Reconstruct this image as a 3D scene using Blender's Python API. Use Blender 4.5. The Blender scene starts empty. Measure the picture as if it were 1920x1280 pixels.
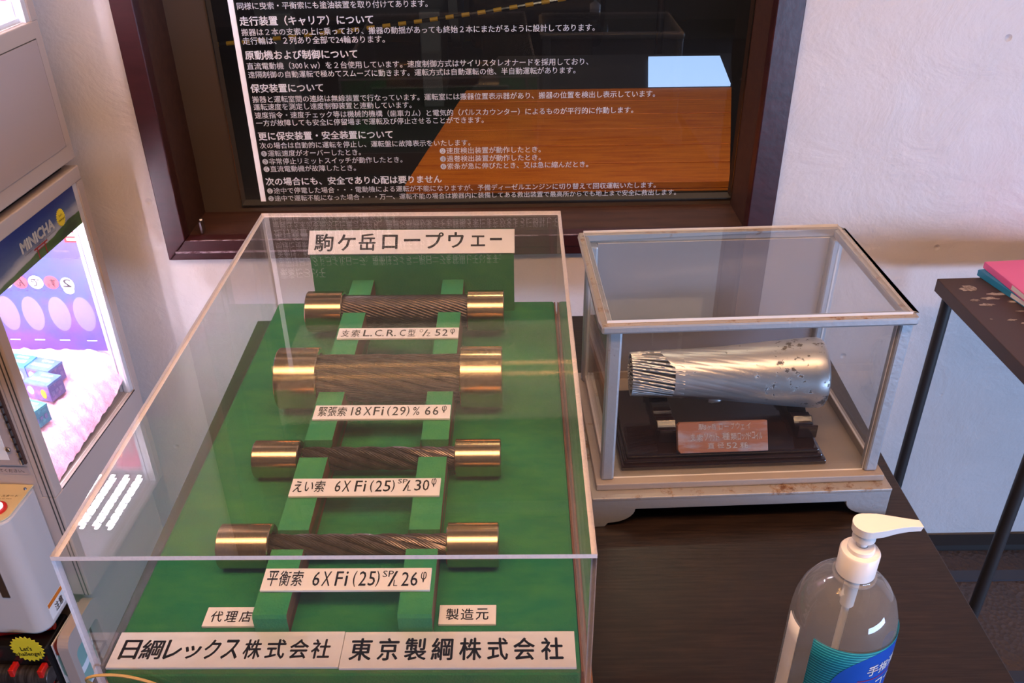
import bpy, bmesh, math, random
import numpy as np
from mathutils import Vector, Matrix
random.seed(7)
R = math.radians
C = bpy.context.scene.collection

# ---------------------------------------------------------------- camera
cam = bpy.data.cameras.new('camera')
cam.sensor_fit = 'HORIZONTAL'; cam.sensor_width = 36.0
cam.lens = 1665.33 / 1920 * 36.0
cam.clip_start = 0.02; cam.clip_end = 60
camo = bpy.data.objects.new('camera', cam); C.objects.link(camo)
PIT, ROL = R(31.32), R(0.711)
camo.matrix_world = (Matrix.Translation((0, 0, 1.5)) @ Matrix.Rotation(math.pi/2 - PIT, 4, 'X')
                     @ Matrix.Rotation(-ROL, 4, 'Z'))
bpy.context.scene.camera = camo

# ---------------------------------------------------------------- world, lights, exposure
sc = bpy.context.scene
w = bpy.data.worlds.new('world'); sc.world = w; w.use_nodes = True
w.node_tree.nodes['Background'].inputs[0].default_value = (0.60, 0.72, 1.0, 1)
w.node_tree.nodes['Background'].inputs[1].default_value = 0.8
sc.view_settings.view_transform = 'Standard'
sc.view_settings.look = 'None'
sc.view_settings.exposure = 0.0
sc.view_settings.gamma = 1.0
sc.view_settings.use_curve_mapping = False

def area(name, loc, rot, sx, sy, power, col):
    l = bpy.data.lights.new(name, 'AREA'); l.shape = 'RECTANGLE'; l.size = sx; l.size_y = sy
    l.energy = power; l.color = col
    o = bpy.data.objects.new(name, l); C.objects.link(o); o.location = loc; o.rotation_euler = rot
    return o
# bright daylight entering low through the glass doors behind and to the right of the photographer
area('daylight_doors', (3.6, -2.2, 0.30), (R(90), 0, R(42)), 3.2, 0.66, 235, (0.42, 0.62, 1.0))
# warm ceiling light
area('ceiling_light', (0.2, 0.1, 2.55), (0, 0, 0), 2.4, 0.8, 35, (1.0, 0.70, 0.50))
# light over the bench in the machine room behind the board's window
area('machine_room_light', (0.20, 2.15, 2.35), (R(38), 0, 0), 0.7, 0.3, 42, (1.0, 0.80, 0.55))

# ---------------------------------------------------------------- materials
def new_mat(name):
    m = bpy.data.materials.new(name); m.use_nodes = True
    return m, m.node_tree.nodes, m.node_tree.links, m.node_tree.nodes['Principled BSDF']
def P(name, col, rough=0.5, metal=0.0, spec=0.5, emit=None, es=0.0, noise=None, bump=None, coat=0.0, rvar=0.0, ior=None):
    """noise=(scale, colour2, low, high, stretch); bump=(scale, strength, stretch)"""
    m, n, l, b = new_mat(name)
    b.inputs['Base Color'].default_value = (*col, 1)
    b.inputs['Roughness'].default_value = rough
    b.inputs['Metallic'].default_value = metal
    b.inputs['Specular IOR Level'].default_value = spec
    b.inputs['Coat Weight'].default_value = coat
    if ior: b.inputs['IOR'].default_value = ior
    if emit:
        b.inputs['Emission Color'].default_value = (*emit, 1); b.inputs['Emission Strength'].default_value = es
    tc = n.new('ShaderNodeTexCoord')
    def mapped(st):
        mp = n.new('ShaderNodeMapping'); mp.inputs['Scale'].default_value = st
        l.new(tc.outputs['Object'], mp.inputs['Vector']); return mp.outputs[0]
    if noise:
        s, c2, lo, hi, st = noise
        t = n.new('ShaderNodeTexNoise'); t.inputs['Scale'].default_value = s; t.inputs['Detail'].default_value = 6
        t.inputs['Roughness'].default_value = 0.65
        l.new(mapped(st), t.inputs['Vector'])
        r = n.new('ShaderNodeValToRGB'); r.color_ramp.elements[0].position = lo; r.color_ramp.elements[1].position = hi
        r.color_ramp.elements[0].color = (*col, 1); r.color_ramp.elements[1].color = (*c2, 1)
        l.new(t.outputs['Fac'], r.inputs[0]); l.new(r.outputs[0], b.inputs['Base Color'])
        if rvar:
            mr = n.new('ShaderNodeMapRange'); mr.inputs[3].default_value = rough - rvar; mr.inputs[4].default_value = rough + rvar
            l.new(t.outputs['Fac'], mr.inputs[0]); l.new(mr.outputs[0], b.inputs['Roughness'])
    if bump:
        s, k, st = bump
        t = n.new('ShaderNodeTexNoise'); t.inputs['Scale'].default_value = s; t.inputs['Detail'].default_value = 5
        l.new(mapped(st), t.inputs['Vector'])
        bp = n.new('ShaderNodeBump'); bp.inputs['Strength'].default_value = k; bp.inputs['Distance'].default_value = 0.002
        l.new(t.outputs['Fac'], bp.inputs['Height']); l.new(bp.outputs[0], b.inputs['Normal'])
    return m
U1 = (1, 1, 1)
def thin_glass(name, ior=1.49, tint=(0.96, 0.97, 0.97), dust=0.03, dustcol=(0.8, 0.8, 0.82), scratch=0.0):
    m, n, l, b = new_mat(name); n.remove(b)
    out = n['Material Output']
    geo = n.new('ShaderNodeNewGeometry')
    mx = n.new('ShaderNodeMix'); mx.inputs[2].default_value = ior; mx.inputs[3].default_value = 1/ior
    l.new(geo.outputs['Backfacing'], mx.inputs[0])
    fr = n.new('ShaderNodeFresnel'); l.new(mx.outputs[0], fr.inputs['IOR'])
    tr = n.new('ShaderNodeBsdfTransparent'); tr.inputs[0].default_value = (*tint, 1)
    gl = n.new('ShaderNodeBsdfGlossy'); gl.inputs['Roughness'].default_value = 0.0
    gl.inputs[0].default_value = (1, 1, 1, 1)
    ms = n.new('ShaderNodeMixShader'); l.new(fr.outputs[0], ms.inputs[0]); l.new(tr.outputs[0], ms.inputs[1]); l.new(gl.outputs[0], ms.inputs[2])
    df = n.new('ShaderNodeBsdfDiffuse'); df.inputs[0].default_value = (*dustcol, 1)
    m2 = n.new('ShaderNodeMixShader'); m2.inputs[0].default_value = dust
    if scratch:
        tc = n.new('ShaderNodeTexCoord'); t = n.new('ShaderNodeTexNoise'); t.inputs['Scale'].default_value = 900
        t.inputs['Detail'].default_value = 2
        l.new(tc.outputs['Object'], t.inputs['Vector'])
        mr = n.new('ShaderNodeMapRange'); mr.inputs[1].default_value = 0.66; mr.inputs[2].default_value = 0.8
        mr.inputs[3].default_value = dust; mr.inputs[4].default_value = dust + scratch
        l.new(t.outputs['Fac'], mr.inputs[0]); l.new(mr.outputs[0], m2.inputs[0])
    l.new(ms.outputs[0], m2.inputs[1]); l.new(df.outputs[0], m2.inputs[2]); l.new(m2.outputs[0], out.inputs[0])
    return m

M = {}
M['wall'] = P('wall_plaster', (0.59, 0.54, 0.545), 0.42, noise=(2.2, (0.55, 0.50, 0.50), 0.4, 0.62, U1), bump=(26, 0.35, (1, 1, 1)), spec=0.4)
# plaster pits and ridges added below
M['maroon'] = P('maroon_painted_wood', (0.042, 0.009, 0.011), 0.33, noise=(14, (0.030, 0.007, 0.008), 0.4, 0.65, (1, 1, 4)), bump=(60, 0.15, U1))
M['recess'] = P('dark_brown_recess_wood', (0.055, 0.020, 0.013), 0.5, noise=(9, (0.035, 0.012, 0.009), 0.4, 0.6, (1, 8, 8)))
M['backing'] = P('brown_backing_board', (0.055, 0.036, 0.028), 0.6)
M['panel'] = P('black_glossy_acrylic', (0.004, 0.004, 0.005), 0.035, spec=0.5, ior=1.85)
M['print_white'] = P('white_print', (0.86, 0.84, 0.90), 0.5)
M['ink'] = P('black_ink', (0.015, 0.012, 0.014), 0.4)
M['ink_brown'] = P('faded_black_ink', (0.065, 0.030, 0.024), 0.5)
M['plate'] = P('white_plastic_plate', (0.86, 0.80, 0.82), 0.35, noise=(60, (0.83, 0.76, 0.77), 0.4, 0.7, U1))
M['felt'] = P('green_felt', (0.014, 0.165, 0.066), 0.95, spec=0.1, noise=(16, (0.034, 0.20, 0.060), 0.38, 0.66, (1, 2.2, 1)), bump=(420, 0.5, U1))
M['felt_rail'] = P('green_felt_on_rails', (0.030, 0.235, 0.100), 0.95, spec=0.1, noise=(22, (0.058, 0.27, 0.092), 0.38, 0.66, U1), bump=(420, 0.5, U1))
M['rawwood'] = P('bare_brown_wood', (0.20, 0.075, 0.032), 0.6, noise=(12, (0.12, 0.042, 0.02), 0.4, 0.65, (2, 1, 9)))
M['plinth'] = P('reddish_plinth_wood', (0.26, 0.10, 0.045), 0.5, noise=(12, (0.16, 0.06, 0.025), 0.4, 0.65, (2, 1, 9)))
M['table'] = P('dark_woodgrain_laminate', (0.012, 0.0072, 0.0060), 0.33, noise=(9, (0.029, 0.016, 0.0115), 0.42, 0.72, (2.0, 26, 26)), bump=(9, 0.10, (2, 30, 30)), spec=0.42)
M['blackmetal'] = P('black_metal', (0.02, 0.018, 0.02), 0.45)
M['acrylic'] = thin_glass('clear_acrylic', 1.49, (0.97, 0.975, 0.975), 0.018, (0.75, 0.72, 0.76), 0.08)
M['acrylic_edge'] = P('milky_acrylic_edge', (0.72, 0.64, 0.66), 0.45, spec=0.5, noise=(260, (0.62, 0.55, 0.58), 0.45, 0.7, U1))
M['glass'] = thin_glass('display_case_glass', 1.5, (0.95, 0.96, 0.965), 0.004, (0.7, 0.7, 0.75), 0.02)
def milky_pane():
    m, n, l, b = new_mat('grey_translucent_back_sheet'); out = n['Material Output']
    b.inputs['Base Color'].default_value = (0.26, 0.245, 0.28, 1); b.inputs['Roughness'].default_value = 0.12
    tr = n.new('ShaderNodeBsdfTransparent'); mx = n.new('ShaderNodeMixShader'); mx.inputs[0].default_value = 0.80
    l.new(tr.outputs[0], mx.inputs[1]); l.new(b.outputs[0], mx.inputs[2]); l.new(mx.outputs[0], out.inputs[0])
    return m
M['milky'] = milky_pane()
M['glass_edge'] = P('ground_glass_edge', (0.72, 0.66, 0.64), 0.4)
def rusty(name, base, amount, metal=0.55):
    m, n, l, b = new_mat(name)
    tc = n.new('ShaderNodeTexCoord')
    t = n.new('ShaderNodeTexNoise'); t.inputs['Scale'].default_value = 34; t.inputs['Detail'].default_value = 9; t.inputs['Roughness'].default_value = 0.72
    l.new(tc.outputs['Object'], t.inputs['Vector'])
    r = n.new('ShaderNodeValToRGB'); e = r.color_ramp.elements
    e[0].position = 0.56 - amount; e[0].color = (0, 0, 0, 1); e[1].position = 0.66 - amount; e[1].color = (1, 1, 1, 1)
    l.new(t.outputs['Fac'], r.inputs[0])
    t2 = n.new('ShaderNodeTexNoise'); t2.inputs['Scale'].default_value = 160; t2.inputs['Detail'].default_value = 4
    l.new(tc.outputs['Object'], t2.inputs['Vector'])
    r2 = n.new('ShaderNodeValToRGB'); r2.color_ramp.elements[0].color = (0.10, 0.036, 0.014, 1); r2.color_ramp.elements[1].color = (0.26, 0.155, 0.09, 1)
    r2.color_ramp.elements[0].position = 0.4; r2.color_ramp.elements[1].position = 0.6
    l.new(t2.outputs['Fac'], r2.inputs[0])
    mx = n.new('ShaderNodeMix'); mx.data_type = 'RGBA'; mx.inputs[6].default_value = (*base, 1)
    l.new(r.outputs[0], mx.inputs[0]); l.new(r2.outputs[0], mx.inputs[7]); l.new(mx.outputs[2], b.inputs['Base Color'])
    mm = n.new('ShaderNodeMapRange'); mm.inputs[3].default_value = metal; mm.inputs[4].default_value = 0.0
    l.new(r.outputs[0], mm.inputs[0]); l.new(mm.outputs[0], b.inputs['Metallic'])
    b.inputs['Roughness'].default_value = 0.46
    bp = n.new('ShaderNodeBump'); bp.inputs['Strength'].default_value = 0.25; bp.inputs['Distance'].default_value = 0.0015
    l.new(t2.outputs['Fac'], bp.inputs['Height']); l.new(bp.outputs[0], b.inputs['Normal'])
    return m
M['silver'] = rusty('silver_painted_metal', (0.36, 0.36, 0.385), -0.065)
M['silver_rust'] = rusty('silver_paint_with_rust', (0.36, 0.33, 0.32), 0.03)
M['silver_floor'] = rusty('dusty_silver_floor', (0.30, 0.245, 0.215), -0.07, 0.15)
def chipped_silver():
    m, n, l, b = new_mat('chipped_silver_paint')
    tc = n.new('ShaderNodeTexCoord')
    t = n.new('ShaderNodeTexNoise'); t.inputs['Scale'].default_value = 95; t.inputs['Detail'].default_value = 8; t.inputs['Roughness'].default_value = 0.7
    l.new(tc.outputs['Object'], t.inputs['Vector'])
    big = n.new('ShaderNodeTexNoise'); big.inputs['Scale'].default_value = 16
    l.new(tc.outputs['Object'], big.inputs['Vector'])
    sx = n.new('ShaderNodeSeparateXYZ'); l.new(tc.outputs['Object'], sx.inputs[0])
    # more chipping toward the wide end
    mr = n.new('ShaderNodeMapRange'); mr.inputs[1].default_value = 0.10; mr.inputs[2].default_value = 0.25; mr.inputs[3].default_value = -0.12; mr.inputs[4].default_value = 0.085
    l.new(sx.outputs[0], mr.inputs[0])
    a = n.new('ShaderNodeMath'); a.operation = 'ADD'; l.new(t.outputs['Fac'], a.inputs[0]); l.new(mr.outputs[0], a.inputs[1])
    k = n.new('ShaderNodeMath'); k.operation = 'MULTIPLY_ADD'; k.inputs[1].default_value = 0.5; k.inputs[2].default_value = -0.25
    l.new(big.outputs['Fac'], k.inputs[0])
    a2 = n.new('ShaderNodeMath'); a2.operation = 'ADD'; l.new(a.outputs[0], a2.inputs[0]); l.new(k.outputs[0], a2.inputs[1])
    r = n.new('ShaderNodeValToRGB'); r.color_ramp.elements[0].position = 0.63; r.color_ramp.elements[1].position = 0.66
    l.new(a2.outputs[0], r.inputs[0])
    mx = n.new('ShaderNodeMix'); mx.data_type = 'RGBA'; mx.inputs[6].default_value = (0.60, 0.58, 0.58, 1); mx.inputs[7].default_value = (0.12, 0.10, 0.09, 1)
    l.new(r.outputs[0], mx.inputs[0]); l.new(mx.outputs[2], b.inputs['Base Color'])
    mm = n.new('ShaderNodeMapRange'); mm.inputs[3].default_value = 0.75; mm.inputs[4].default_value = 0.0
    l.new(r.outputs[0], mm.inputs[0]); l.new(mm.outputs[0], b.inputs['Metallic'])
    b.inputs['Roughness'].default_value = 0.36
    bp = n.new('ShaderNodeBump'); bp.inputs['Strength'].default_value = 0.35; bp.inputs['Distance'].default_value = 0.001; bp.invert = True
    l.new(r.outputs[0], bp.inputs['Height']); l.new(bp.outputs[0], b.inputs['Normal'])
    return m
M['cone'] = chipped_silver()
M['cone_wire'] = P('silver_painted_wire', (0.60, 0.58, 0.58), 0.34, 0.75)
M['groove'] = P('dark_groove', (0.05, 0.045, 0.045), 0.7)
M['darkwood'] = P('dark_varnished_wood', (0.016, 0.006, 0.005), 0.16, coat=0.6, noise=(9, (0.035, 0.012, 0.008), 0.45, 0.7, (2, 20, 20)), bump=(30, 0.12, (1, 4, 4)))
M['tag'] = P('worn_wooden_tag', (0.30, 0.10, 0.045), 0.55, noise=(20, (0.34, 0.25, 0.25), 0.50, 0.66, (1, 3.4, 3.4)), bump=(60, 0.3, (1, 6, 6)))
M['chalk'] = P('white_paint_writing', (0.78, 0.74, 0.72), 0.6)
def brass():
    m, n, l, b = new_mat('turned_brass')
    b.inputs['Base Color'].default_value = (0.62, 0.40, 0.22, 1); b.inputs['Metallic'].default_value = 1.0
    b.inputs['Roughness'].default_value = 0.20
    b.inputs['Anisotropic'].default_value = 0.0
    tc = n.new('ShaderNodeTexCoord'); mp = n.new('ShaderNodeMapping'); mp.inputs['Scale'].default_value = (1, 0.0, 0.0)
    l.new(tc.outputs['Object'], mp.inputs[0])
    t = n.new('ShaderNodeTexNoise'); t.inputs['Scale'].default_value = 1400; t.inputs['Detail'].default_value = 3
    l.new(mp.outputs[0], t.inputs['Vector'])
    r = n.new('ShaderNodeValToRGB'); r.color_ramp.elements[0].color = (0.58, 0.36, 0.19, 1); r.color_ramp.elements[1].color = (0.78, 0.54, 0.31, 1)
    r.color_ramp.elements[0].position = 0.35; r.color_ramp.elements[1].position = 0.65
    l.new(t.outputs['Fac'], r.inputs[0]); l.new(r.outputs[0], b.inputs['Base Color'])
    return m
M['brass'] = brass()
M['steel'] = P('greased_steel_wire', (0.165, 0.125, 0.112), 0.33, 0.85, noise=(60, (0.10, 0.074, 0.064), 0.4, 0.65, U1))
M['steel_dark'] = P('dark_rope_core', (0.010, 0.008, 0.008), 0.8, 0.0)
M['beige'] = P('beige_painted_sheet_steel', (0.42, 0.34, 0.315), 0.42, spec=0.4)
M['beige2'] = P('beige_sheet_inset', (0.37, 0.30, 0.30), 0.38, spec=0.4)
M['whitepl'] = P('white_plastic_cover', (0.50, 0.46, 0.465), 0.32)
M['alu'] = P('brushed_aluminium_trim', (0.72, 0.72, 0.78), 0.3, 0.5)
M['dark'] = P('black_gap', (0.012, 0.008, 0.008), 0.7)
M['chrome'] = P('chrome_metal', (0.55, 0.52, 0.52), 0.18, 1.0)
M['white_int'] = P('white_interior_wall', (0.85, 0.85, 0.90), 0.5)
M['led'] = P('led_strip_light', (1, 1, 1), 0.5, emit=(0.94, 0.84, 1.0), es=320)
M['fluff'] = P('pink_fluffy_fabric', (0.80, 0.36, 0.47), 1.0, spec=0.05, noise=(55, (0.90, 0.50, 0.60), 0.4, 0.65, U1), bump=(240, 0.9, U1))
M['yellowplate'] = P('pale_yellow_control_plate', (0.66, 0.54, 0.34), 0.35)
M['red'] = P('red_plastic', (0.55, 0.015, 0.012), 0.3)
M['redtube'] = P('red_glossy_band', (0.50, 0.012, 0.010), 0.25)
M['blackpl'] = P('black_glossy_plastic', (0.012, 0.010, 0.011), 0.22)
M['greycan'] = P('grey_metal_reel', (0.14, 0.12, 0.12), 0.35, 0.7, noise=(14, (0.05, 0.04, 0.04), 0.4, 0.6, (8, 1, 1)))
M['btnwhite'] = P('lit_white_button', (0.9, 0.9, 0.95), 0.3, emit=(0.9, 0.92, 1.0), es=0.6)
M['yellow'] = P('yellow_sticker', (0.75, 0.60, 0.03), 0.45)
M['floor'] = P('brown_floor_mat', (0.085, 0.058, 0.054), 0.75, noise=(5, (0.060, 0.048, 0.052), 0.4, 0.62, U1))
M['strip'] = P('grey_metal_floor_strip', (0.06, 0.06, 0.075), 0.4, 0.4)
M['rightwood'] = P('brown_painted_table_wood', (0.052, 0.028, 0.024), 0.45, spec=0.5)
M['chip'] = P('chipped_patch', (0.36, 0.30, 0.27), 0.7, noise=(150, (0.20, 0.15, 0.13), 0.45, 0.6, U1))
M['pink'] = P('pink_cover', (0.78, 0.13, 0.36), 0.35)
M['blue'] = P('blue_cover', (0.02, 0.22, 0.42), 0.35)
M['navy'] = P('navy_cover', (0.015, 0.02, 0.12), 0.35)
M['pumpwhite'] = P('white_pump_plastic', (0.84, 0.80, 0.80), 0.28)
M['tube'] = P('milky_dip_tube', (0.62, 0.60, 0.60), 0.35)
M['petg'] = thin_glass('clear_bottle_plastic', 1.5, (0.95, 0.95, 0.95), 0.11, (0.80, 0.77, 0.78))
M['gel'] = thin_glass('clear_gel', 1.1, (0.90, 0.89, 0.88), 0.02)
M['labelwhite'] = P('white_label', (0.75, 0.72, 0.74), 0.4)
M['labelblue'] = P('label_royal_blue', (0.012, 0.085, 0.46), 0.3)
M['labelred'] = P('label_red', (0.6, 0.02, 0.03), 0.3)
def stripes():
    m, n, l, b = new_mat('label_cyan_stripes')
    tc = n.new('ShaderNodeTexCoord'); s = n.new('ShaderNodeSeparateXYZ'); l.new(tc.outputs['Object'], s.inputs[0])
    a = n.new('ShaderNodeMath'); a.operation = 'MULTIPLY'; a.inputs[1].default_value = 2*math.pi/0.0031; l.new(s.outputs[2], a.inputs[0])
    si = n.new('ShaderNodeMath'); si.operation = 'SINE'; l.new(a.outputs[0], si.inputs[0])
    r = n.new('ShaderNodeValToRGB'); r.color_ramp.elements[0].position = 0.35; r.color_ramp.elements[1].position = 0.6
    r.color_ramp.elements[0].color = (0.005, 0.13, 0.23, 1); r.color_ramp.elements[1].color = (0.03, 0.33, 0.47, 1)
    l.new(si.outputs[0], r.inputs[0]); l.new(r.outputs[0], b.inputs['Base Color']); b.inputs['Roughness'].default_value = 0.35
    return m
M['stripes'] = stripes()
M['raffia'] = P('tan_string', (0.42, 0.27, 0.10), 0.7)
M['orange'] = P('orange_varnished_wood', (0.72, 0.20, 0.015), 0.4, noise=(5, (0.50, 0.10, 0.008), 0.42, 0.66, (1, 12, 12)))
M['paper'] = P('white_paper', (0.85, 0.85, 0.85), 0.5)
M['ceil'] = P('ceiling_board', (0.30, 0.24, 0.20), 0.8)
M['darkwall'] = P('dim_room_wall', (0.16, 0.13, 0.12), 0.8)
M['lamp'] = P('warm_tube_lamp', (1, 0.8, 0.5), 0.5, emit=(1.0, 0.48, 0.14), es=95)
M['floor_dark'] = P('dark_machine_room_floor', (0.03, 0.026, 0.026), 0.5)
M['roomwall'] = P('dark_machine_room_wall', (0.028, 0.027, 0.03), 0.8)
M['cab'] = P('dark_cabinet', (0.03, 0.028, 0.034), 0.4)
M['lit'] = P('glowing_pale_blue_sheet', (0.5, 0.7, 1.0), 0.4, emit=(0.36, 0.58, 1.0), es=1.9)
M['glow_panel'] = P('added_ceiling_glow', (0.7, 0.75, 0.8), 0.5, emit=(0.80, 0.92, 1.15), es=0.6)
M['drumgrey'] = P('grey_blue_machine_paint', (0.10, 0.12, 0.16), 0.5)
M['hazard_y'] = P('hazard_yellow', (0.8, 0.45, 0.02), 0.5)

# wall: add pits, scuffs, hairline ridges to the plaster
def wall_detail(m):
    n, l = m.node_tree.nodes, m.node_tree.links; b = n['Principled BSDF']
    tc = n.new('ShaderNodeTexCoord')
    v = n.new('ShaderNodeTexNoise'); v.inputs['Scale'].default_value = 7; v.inputs['Detail'].default_value = 10; v.inputs['Roughness'].default_value = 0.6; v.inputs['Distortion'].default_value = 0.6
    l.new(tc.outputs['Object'], v.inputs['Vector'])
    v2 = n.new('ShaderNodeTexVoronoi'); v2.inputs['Scale'].default_value = 13
    l.new(tc.outputs['Object'], v2.inputs['Vector'])
    mr = n.new('ShaderNodeMapRange'); mr.inputs[1].default_value = 0.0; mr.inputs[2].default_value = 0.09; mr.inputs[3].default_value = -0.5; mr.inputs[4].default_value = 0.0
    l.new(v2.outputs['Distance'], mr.inputs[0])
    a = n.new('ShaderNodeMath'); a.operation = 'ADD'; l.new(v.outputs['Fac'], a.inputs[0]); l.new(mr.outputs[0], a.inputs[1])
    fine = n.new('ShaderNodeTexNoise'); fine.inputs['Scale'].default_value = 120; fine.inputs['Detail'].default_value = 3
    l.new(tc.outputs['Object'], fine.inputs['Vector'])
    a2 = n.new('ShaderNodeMath'); a2.operation = 'MULTIPLY_ADD'; a2.inputs[1].default_value = 0.10; l.new(fine.outputs['Fac'], a2.inputs[0]); l.new(a.outputs[0], a2.inputs[2])
    bp = n.new('ShaderNodeBump'); bp.inputs['Strength'].default_value = 0.7; bp.inputs['Distance'].default_value = 0.009
    l.new(a2.outputs[0], bp.inputs['Height']); l.new(bp.outputs[0], b.inputs['Normal'])
wall_detail(M['wall'])

# ---------------------------------------------------------------- geometry helpers
class MB:
    def __init__(s): s.bm = bmesh.new(); s.mi = 0
    def _set(s, vs):
        fs = {f for v in vs for f in v.link_faces}
        for f in fs: f.material_index = s.mi
    def box(s, x0, x1, y0, y1, z0, z1, mtx=None):
        m = Matrix.Translation(((x0+x1)/2, (y0+y1)/2, (z0+z1)/2)) @ Matrix.Diagonal((x1-x0, y1-y0, z1-z0, 1))
        if mtx: m = mtx @ m
        s._set(bmesh.ops.create_cube(s.bm, size=1, matrix=m)['verts']); return s
    def cyl(s, p, q, r1, r2=None, seg=24, cap=True):
        p, q = Vector(p), Vector(q); d = q-p; r2 = r1 if r2 is None else r2
        m = Matrix.Translation((p+q)/2) @ d.to_track_quat('Z', 'Y').to_matrix().to_4x4()
        s._set(bmesh.ops.create_cone(s.bm, cap_ends=cap, segments=seg, radius1=r1, radius2=r2, depth=d.length, matrix=m)['verts']); return s
    def lathe(s, prof, mtx=None, seg=48, closed=False, z0=0):
        """prof: list of (r, z) spun about local z"""
        mtx = mtx or Matrix.Identity(4); rings = []
        for r, z in prof:
            if r < 1e-6: rings.append([s.bm.verts.new(mtx @ Vector((0, 0, z)))])
            else: rings.append([s.bm.verts.new(mtx @ Vector((r*math.cos(2*math.pi*i/seg), r*math.sin(2*math.pi*i/seg), z))) for i in range(seg)])
        for a, b in zip(rings, rings[1:]):
            for i in range(seg):
                j = (i+1) % seg
                try:
                    if len(a) == 1 and len(b) == 1: continue
                    if len(a) == 1: f = s.bm.faces.new((a[0], b[j], b[i]))
                    elif len(b) == 1: f = s.bm.faces.new((a[i], a[j], b[0]))
                    else: f = s.bm.faces.new((a[i], a[j], b[j], b[i]))
                    f.material_index = s.mi
                except ValueError: pass
        return s
    def prism(s, pts, ext, mtx=None):
        """pts: 3D polygon; ext: extrusion vector"""
        mtx = mtx or Matrix.Identity(4); e = Vector(ext)
        a = [s.bm.verts.new(mtx @ Vector(p)) for p in pts]; b = [s.bm.verts.new(mtx @ (Vector(p)+e)) for p in pts]
        n = len(a); fs = [s.bm.faces.new(a[::-1]), s.bm.faces.new(b)]
        for i in range(n): fs.append(s.bm.faces.new((a[i], a[(i+1) % n], b[(i+1) % n], b[i])))
        for f in fs: f.material_index = s.mi
        return s
    def tube(s, pts, r, seg=8, cap=True, closed=False):
        v, f = tube_np(np.array(pts, float), r, seg, cap)
        vs = [s.bm.verts.new(p) for p in v]
        for q in f:
            fc = s.bm.faces.new([vs[i] for i in q]); fc.material_index = s.mi
        return s
    def build(s, name, mats, parent=None, smooth=False, bevel=0, angle=40):
        bmesh.ops.recalc_face_normals(s.bm, faces=s.bm.faces)
        me = bpy.data.meshes.new(name); s.bm.to_mesh(me); s.bm.free()
        return finish(name, me, mats, parent, smooth, bevel, angle)
def finish(name, me, mats, parent=None, smooth=False, bevel=0, angle=40):
    for m in (mats if isinstance(mats, (list, tuple)) else [mats]): me.materials.append(M[m] if isinstance(m, str) else m)
    o = bpy.data.objects.new(name, me); C.objects.link(o); o.parent = parent
    if smooth:
        me.shade_smooth()
        me.set_sharp_from_angle(angle=R(angle))
    if bevel:
        b = o.modifiers.new('bevel', 'BEVEL'); b.width = bevel; b.segments = 2; b.limit_method = 'ANGLE'; b.angle_limit = R(40)
    return o
def tube_np(path, r, seg=8, cap=True):
    n = len(path); t = np.gradient(path, axis=0); t /= np.linalg.norm(t, axis=1)[:, None]
    up = np.array([0, 0, 1.0]) if abs(t[0][2]) < 0.9 else np.array([1.0, 0, 0])
    u = np.cross(t[0], up); u /= np.linalg.norm(u); V = []
    for i in range(n):
        u = u - t[i]*(u@t[i]); u /= np.linalg.norm(u); w_ = np.cross(t[i], u)
        rr = r[i] if hasattr(r, '__len__') else r
        for k in range(seg):
            a = 2*math.pi*k/seg; V.append(path[i] + rr*(math.cos(a)*u + math.sin(a)*w_))
    Fc = []
    for i in range(n-1):
        for k in range(seg):
            Fc.append((i*seg+k, i*seg+(k+1) % seg, (i+1)*seg+(k+1) % seg, (i+1)*seg+k))
    if cap:
        Fc.append(tuple(range(seg))[::-1]); Fc.append(tuple((n-1)*seg+k for k in range(seg)))
    return V, Fc
def mesh_obj(name, V, Fc, mats, parent=None, smooth=True, angle=60):
    me = bpy.data.meshes.new(name); me.from_pydata([tuple(map(float, v)) for v in V], [], Fc); me.update()
    return finish(name, me, mats, parent, smooth, 0, angle)
def thing(name, label, cat, loc=(0, 0, 0), rz=0, group=None):
    o = bpy.data.objects.new(name, None); C.objects.link(o); o.location = loc; o.rotation_euler = (0, 0, rz)
    o.empty_display_size = 0.05
    return tag(o, label, cat, group)
def tag(o, label, cat, group=None):
    o['label'] = label; o['category'] = cat
    if group: o['group'] = group
    return o
def struct(o): o['kind'] = 'structure'; return o

# ---- lettering from the built-in font, fitted into rectangles
_gl = {}
def glyphs(text, bold=0.0, shear=0.0):
    key = (text, bold, shear)
    if key not in _gl:
        cu = bpy.data.curves.new('t', 'FONT'); cu.body = text; cu.size = 1; cu.resolution_u = 2; cu.shear = shear
        ob = bpy.data.objects.new('t', cu); C.objects.link(ob)
        dg = bpy.context.evaluated_depsgraph_get(); dg.update()
        me = ob.evaluated_get(dg).to_mesh()
        v = np.array([x.co[:2] for x in me.vertices]); f = [tuple(p.vertices) for p in me.polygons]
        ob.to_mesh_clear() if hasattr(ob, 'to_mesh_clear') else None
        bpy.data.objects.remove(ob); bpy.data.curves.remove(cu)
        if bold and len(v):
            e = bold*.62; n0 = len(v); vs, fs = [], []
            for q, (dx, dy) in enumerate(((e, 0), (-e, 0), (0, e*.8), (0, -e*.8), (0, 0))):
                vs.append(v + np.array([dx, dy])); fs += [tuple(i+q*n0 for i in g) for g in f]
            v, f = np.concatenate(vs), fs
        _gl[key] = (v, f)
    return _gl[key]
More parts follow.
